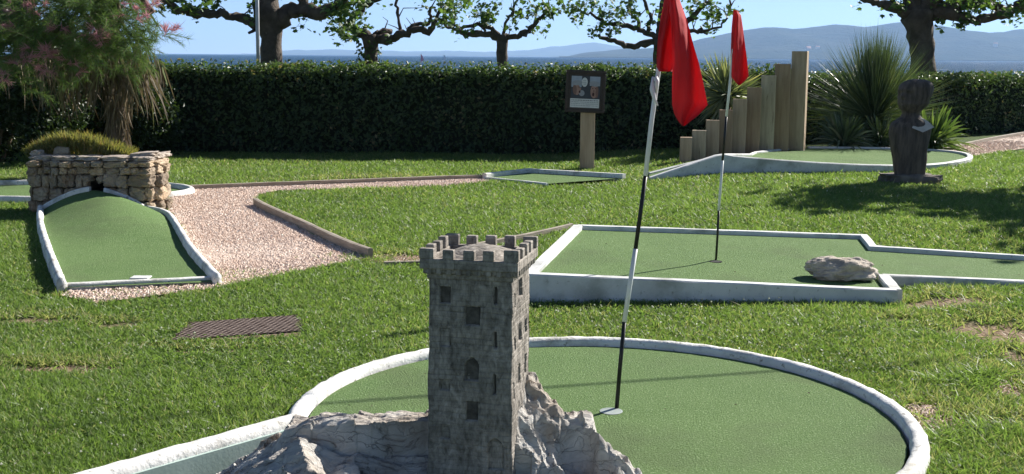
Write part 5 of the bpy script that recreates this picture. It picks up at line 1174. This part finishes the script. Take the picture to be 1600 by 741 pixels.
# fibres lying on the trunk
n = 900; t = RNG.uniform(0, 1, n); zz = t*1.75+.02; ax_ = np.interp(zz, [p.z for p in q], [p.x for p in q]); a = RNG.uniform(0, 2*PI, n)
P = np.stack([ax_+np.cos(a)*.13, 15.6+np.sin(a)*.13, zz+.12], 1); mb = MB(); blades(mb, P, unit(np.stack([np.cos(a)*.15, np.sin(a)*.15, -np.ones(n)], 1)), RNG.uniform(.12, .3, n), RNG.uniform(.01, .022, n), RNG.normal(0, .02, (n, 3)), RNG.uniform(0, .85, n), 2); mb.build('trunk_fibres', M['deadleaf'], CT)
mb = MB()
for (px, py, k, sp_, L0, dx) in ((190, 75, 90, .10, .75, .10), (205, 85, 60, .08, .85, .08), (170, 70, 60, .12, .6, -.02), (125, 95, 70, .18, .62, .12), (95, 100, 45, .16, .6, .10), (150, 90, 60, .15, .55, .08), (60, 90, 36, .2, .6, .0), (225, 95, 26, .1, .5, .15)):
    c = aty(px, py, 15.35); P = np.array(c[:])+RNG.normal(0, 1, (k, 3))*np.array([sp_, .15, .12]); D = unit(np.stack([RNG.normal(dx, .22, k), RNG.normal(0, .2, k), -np.ones(k)], 1))
    blades(mb, P, D, RNG.uniform(.5, 1.15, k)*L0, RNG.uniform(.018, .040, k), RNG.normal(0, .06, (k, 3)), RNG.uniform(0, 1, k), 4)
mb.build('hanging_leaves', M['deadleaf'], CT)
c = aty(165, 20, 15.5); n = 260; az = RNG.uniform(0, 2*PI, n); el = RNG.uniform(-.6, 1.3, n); D = np.stack([np.cos(az)*np.cos(el), np.sin(az)*np.cos(el), np.sin(el)], 1)
mb = MB(); blades(mb, np.array([c.x, c.y, c.z+.55])+D*.1, D, RNG.uniform(.5, .9, n), RNG.uniform(.03, .05, n), np.stack([0*az, 0*az, -.4*np.cos(el)], 1), RNG.uniform(0, 1, n), 4); mb.build('crown', M['greenleaf'], CT)
# tamarisk
tb = aty(-70, 250, 14.6); tb.z = 0
TM = empty('tamarisk_tree', tuple(tb), 'feathery green tamarisk with pink plumes hanging over the planter at top left', 'tree')
mb = MB(); fol = MB(); tw_ = MB()
clus = []
rt = random.Random(17)
main = [[(-70, 250, 14.6), (-40, 120, 14.6), (20, 20, 14.4), (70, -30, 14.2), (130, -20, 14.1)], [(-40, 120, 14.6), (10, 60, 14.3), (60, 45, 14.1), (110, 50, 14.0)], [(20, 20, 14.4), (90, -20, 14.3), (170, -30, 14.2), (215, -10, 14.2), (240, 20, 14.2)], [(-60, 180, 14.6), (-20, 100, 14.4), (20, 85, 14.2), (50, 85, 14.1)], [(170, -30, 14.2), (185, 10, 14.1), (190, 40, 14.1)], [(20, 20, 14.4), (60, -10, 14.8), (120, 10, 14.8), (150, 40, 14.8)]]
for li in main:
    P = [aty(*a) for a in li]; mb.tube(resample(smooth_path(P, 2), .1), .03, n=7, nz=.3)
mb.build('branches', M['twig'], TM, smooth=True)
# feathery sprays: px, py, spread px, count
spr = [(15, 20, 30, 16), (60, 20, 34, 20), (100, 30, 34, 24), (130, 50, 30, 22), (90, 65, 32, 22), (40, 60, 34, 20), (10, 70, 24, 14), (150, 75, 22, 14), (120, 85, 26, 14), (192, 28, 16, 16), (200, 60, 18, 18), (205, 85, 16, 12), (228, 40, 14, 9), (185, 5, 18, 12), (70, -10, 60, 20), (150, 0, 16, 8), (0, 40, 30, 16), (30, 90, 26, 12), (-10, 100, 20, 8), (140, 25, 24, 14), (170, 50, 18, 10), (225, 70, 14, 5), (60, 100, 30, 8), (250, 55, 8, 2), (120, 5, 30, 18)]
def spray(target, c, L, d0, n, wid, col_r):
    k = 7; pts = []; p = Vector(c); d_ = Vector(d0).normalized()
    for i in range(k): pts.append(p.copy()); p = p+d_*(L/k); d_ = (d_+Vector((rt.gauss(0, .12), rt.gauss(0, .12), -.10))).normalized()
    A = np.array([q[:] for q in pts]); t = RNG.uniform(0, k-1.01, n); i = t.astype(int); P = A[i]+(A[i+1]-A[i])*(t-i)[:, None]
    dd = unit(A[i+1]-A[i]); D = unit(dd*.8+RNG.normal(0, .55, (n, 3))); blades(target, P, D, RNG.uniform(.04, .13, n), np.full(n, wid), RNG.normal(0, .012, (n, 3)), RNG.uniform(col_r[0], col_r[1], n), 2)
    return pts
for (px, py, sp_, k) in spr:
    for _ in range(int(k*1.6)):
        c = aty(px+rt.gauss(0, sp_*.75), py-2+rt.gauss(0, sp_*.75), 14.1+rt.gauss(0, .25)); a = rt.uniform(0, 2*PI); base_r = rt.uniform(0, .5)
        pts = spray(fol, c, rt.uniform(.25, .5), (math.cos(a)*.8, math.sin(a)*.8, rt.uniform(-.6, .5)), 110, .0036, (base_r, base_r+.5)); tw_.tube(pts, .003, n=4, cap=False)
fol.build('foliage', M['feather'], TM); tw_.build('twigs', M['twig'], TM)
pk = MB()
for (px, py, sp_, k) in ((62, 20, 8, 8), (150, 58, 8, 18), (158, 66, 6, 8), (78, 86, 4, 12), (72, 110, 4, 8), (38, 92, 8, 12), (5, 120, 6, 8), (30, 8, 18, 8), (88, 48, 4, 5), (205, 2, 14, 10), (225, 10, 12, 6), (270, 48, 5, 5), (258, 52, 5, 4), (110, 103, 6, 6), (5, 45, 8, 8), (235, 18, 5, 3)):
    for _ in range(int(k*.6)):
        c = aty(px+rt.gauss(0, sp_*.9), py+rt.gauss(0, sp_*.9), 13.75+rt.gauss(0, .1)); a = rt.uniform(0, 2*PI)
        spray(pk, c, rt.uniform(.08, .16), (math.cos(a), math.sin(a)*.5, rt.uniform(-.2, .8)), 40, .0065, (0, 1))
pk.build('plumes', M['pink'], TM)

# ------------------------------------------------------------------ grass
def lawn_pts(n, y0, y1, pw=2.0):
    # density falls with distance squared; x over the view cone plus a margin
    u = RNG.uniform(0, 1, n); y = y0*(y1/y0)**u; x = RNG.uniform(-.50, .50, n)*y*1.0+RNG.uniform(-.3, .3, n)
    k = np.ones(n, bool)
    for e in EXCL: k &= ~inpoly(x, y, e)
    k &= np.hypot(x-C0[0], y-C0[1]) > R0+.08
    # keep off curbs
    for poly, w in (((LA, LB), .08), ((rA, rB, rC, rG, rH), .055), ((rF, rE, rD, rA), .055)):
        for a, b in zip(poly, poly[1:]):
            d = np.array([b.x-a.x, b.y-a.y]); L = np.hypot(*d); t = np.clip(((x-a.x)*d[0]+(y-a.y)*d[1])/L/L, 0, 1); k &= np.hypot(x-a.x-t*d[0], y-a.y-t*d[1]) > w
    k &= RNG.uniform(0, 1, n) > bareness(x, y)*.96
    return x[k], y[k]
x, y = lawn_pts(760000, 3.3, 19.6)
n = len(x)
def patch(x, y, s, sd):
    return np.sin(x*s+sd+1.7*np.sin(y*s*.6))*np.sin(y*s*1.1+sd*2+1.3*np.sin(x*s*.7))
pt = patch(x, y, 2.1, .3)*.5+patch(x, y, 5.3, 1.7)*.3+patch(x, y, 13, 4)*.25
hgt = (.030+.016*pt+.012*RNG.uniform(0, 1, n))*(1+.35*np.clip((y-7)/10, 0, 1)); hgt = np.clip(hgt, .014, .09)
tall = (RNG.uniform(0, 1, n) < .02+.03*(x > 1.8)); hgt = np.where(tall, hgt*RNG.uniform(1.2, 1.9, n), hgt)
lean = RNG.normal(0, .75, (n, 2)); D = unit(np.stack([lean[:, 0], lean[:, 1], np.ones(n)], 1))
wid = (.0032+.0006*y)*RNG.uniform(.7, 1.3, n)
rn = np.clip(.42+.28*pt+RNG.normal(0, .22, n), 0, .88); dryp = .06+.14*np.clip(patch(x, y, .9, 5.1)+.2, 0, 1)+.30*sstep((x-1.3)/1.2)*sstep((7.6-y)/2.2); rn = np.where(RNG.uniform(0, 1, n) < dryp, RNG.uniform(.93, 1, n), rn)
dry = bareness(x*.97, y*.98) > .05; rn = np.where(dry & (RNG.uniform(0, 1, n) < .4), .97, rn)
B = np.concatenate([lean*hgt[:, None]*.5, np.zeros((n, 1))], 1)
mb = MB(); blades(mb, np.stack([x, y, gz(x, y)-.012], 1), D, hgt+.012, wid, B, rn, 2)
# low broad leaved weeds and clover mats among the blades
x, y = lawn_pts(60000, 3.4, 15); k = patch(x, y, 1.3, 7.7)+.6*patch(x, y, 4.1, 2) > .28; x, y = x[k], y[k]; n = len(x)
leaf_quads(mb, np.stack([x, y, gz(x, y)+RNG.uniform(.008, .035, n)], 1), unit(RNG.normal(0, .45, (n, 3))+np.array([0, 0, 1.])), RNG.uniform(.012, .026, n), np.clip(RNG.normal(.25, .2, n), 0, .8), asp=.8)
# tufts along the curbs and weeds
tx_, ty_, th_ = [], [], []
def tuft_line(a, b, per_m, h, off):
    L = (b-a).length; nn_ = int(L*per_m); t = RNG.uniform(0, 1, nn_); dd = (b-a)/L
    tx_.append(a.x+dd.x*L*t+RNG.normal(0, off, nn_)); ty_.append(a.y+dd.y*L*t-RNG.uniform(.05, .05+off*2, nn_)); th_.append(RNG.uniform(.4, 1, nn_)*h)
tuft_line(rB, rC, 520, .07, .02); tuft_line(Vector((rG.x, rG.y-.03, 0)), Vector((rH.x, rH.y-.03, 0)), 900, .09, .03)
tuft_line(BGp[1]*1.0, BGp[8]*1.0, 260, .07, .02)
for (px, py, nn_, h, s_) in ((1430, 440, 160, .16, .12), (1500, 600, 700, .10, .09), (1530, 590, 300, .12, .07), (1460, 690, 500, .09, .10), (1560, 680, 900, .09, .14), (1570, 435, 140, .12, .1), (1330, 470, 90, .09, .1), (1450, 530, 400, .09, .14), (250, 560, 200, .07, .1), (930, 460, 60, .08, .15), (1180, 455, 60, .07, .1), (560, 405, 250, .08, .15), (380, 440, 500, .07, .3), (230, 462, 300, .06, .25), (1490, 735, 500, .08, .1)):
    c = atg(px, py); tx_.append(c.x+RNG.normal(0, s_, nn_)); ty_.append(c.y+RNG.normal(0, s_*.7, nn_)); th_.append(RNG.uniform(.4, 1, nn_)*h)
X = np.concatenate(tx_); Yt = np.concatenate(ty_); Ht = np.concatenate(th_); k = np.hypot(X-C0[0], Yt-C0[1]) > R0+.085
for e in (RECT, PIT, RAMP): k &= ~inpoly(X, Yt, e)
X, Yt, Ht = X[k], Yt[k], Ht[k]; n = len(X); lean = RNG.normal(0, .45, (n, 2))
blades(mb, np.stack([X, Yt, gz(X, Yt)-.01], 1), unit(np.stack([lean[:, 0], lean[:, 1], np.ones(n)], 1)), Ht, RNG.uniform(.004, .008, n), np.concatenate([lean*Ht[:, None]*.9, -Ht[:, None]*.15], 1), np.clip(RNG.normal(.55, .25, n), 0, .9), 3)
tag(mb.build('grass', M['grass']), kind='stuff')
# dry leaves lying about
lx = []; 
for (poly, zf, m) in ((circle, lambda a, b: .034, 26), (RECT, lambda a, b: rz_(a, b)-.028, 26)):
    X = RNG.uniform(min(p[0] for p in poly), max(p[0] for p in poly), m*3); Yr = RNG.uniform(min(p[1] for p in poly), max(p[1] for p in poly), m*3); k = inpoly(X, Yr, poly)
    lx += [(a, b, zf(a, b)) for a, b in zip(X[k][:m], Yr[k][:m])]
P = np.array(lx); n = len(P); ml = MB(); leaf_quads(ml, P+np.array([0, 0, .003]), unit(RNG.normal(0, .18, (n, 3))+np.array([0, 0, 1.])), RNG.uniform(.008, .022, n), RNG.uniform(0, .95, n)); tag(ml.build('leaf_litter', M['deadleaf']), kind='stuff')
# white clover heads
x, y = lawn_pts(1100, 4.2, 17); k = patch(x, y, 1.7, 2.2) > -.35; x, y = x[k], y[k]; n = len(x); mb = MB()
oc = np.array([(1, 0, 0), (0, 1, 0), (-1, 0, 0), (0, -1, 0), (0, 0, 1), (0, 0, -1)], float); fc = np.array([(0, 1, 4), (1, 2, 4), (2, 3, 4), (3, 0, 4), (1, 0, 5), (2, 1, 5), (3, 2, 5), (0, 3, 5)])
s = RNG.uniform(.004, .0085, n); V = oc[None]*s[:, None, None]+np.stack([x, y, gz(x, y)+RNG.uniform(.03, .06, n)], 1)[:, None, :]
mb.add(V.reshape(-1, 3), (fc[None]+(np.arange(n)*6)[:, None, None]).reshape(-1, 3), rnd=np.repeat(RNG.uniform(0, 1, n), 6)); tag(mb.build('clover_flowers', M['clover']), kind='stuff')
for o in scene.objects:
    if '_o' in o: del o['_o']
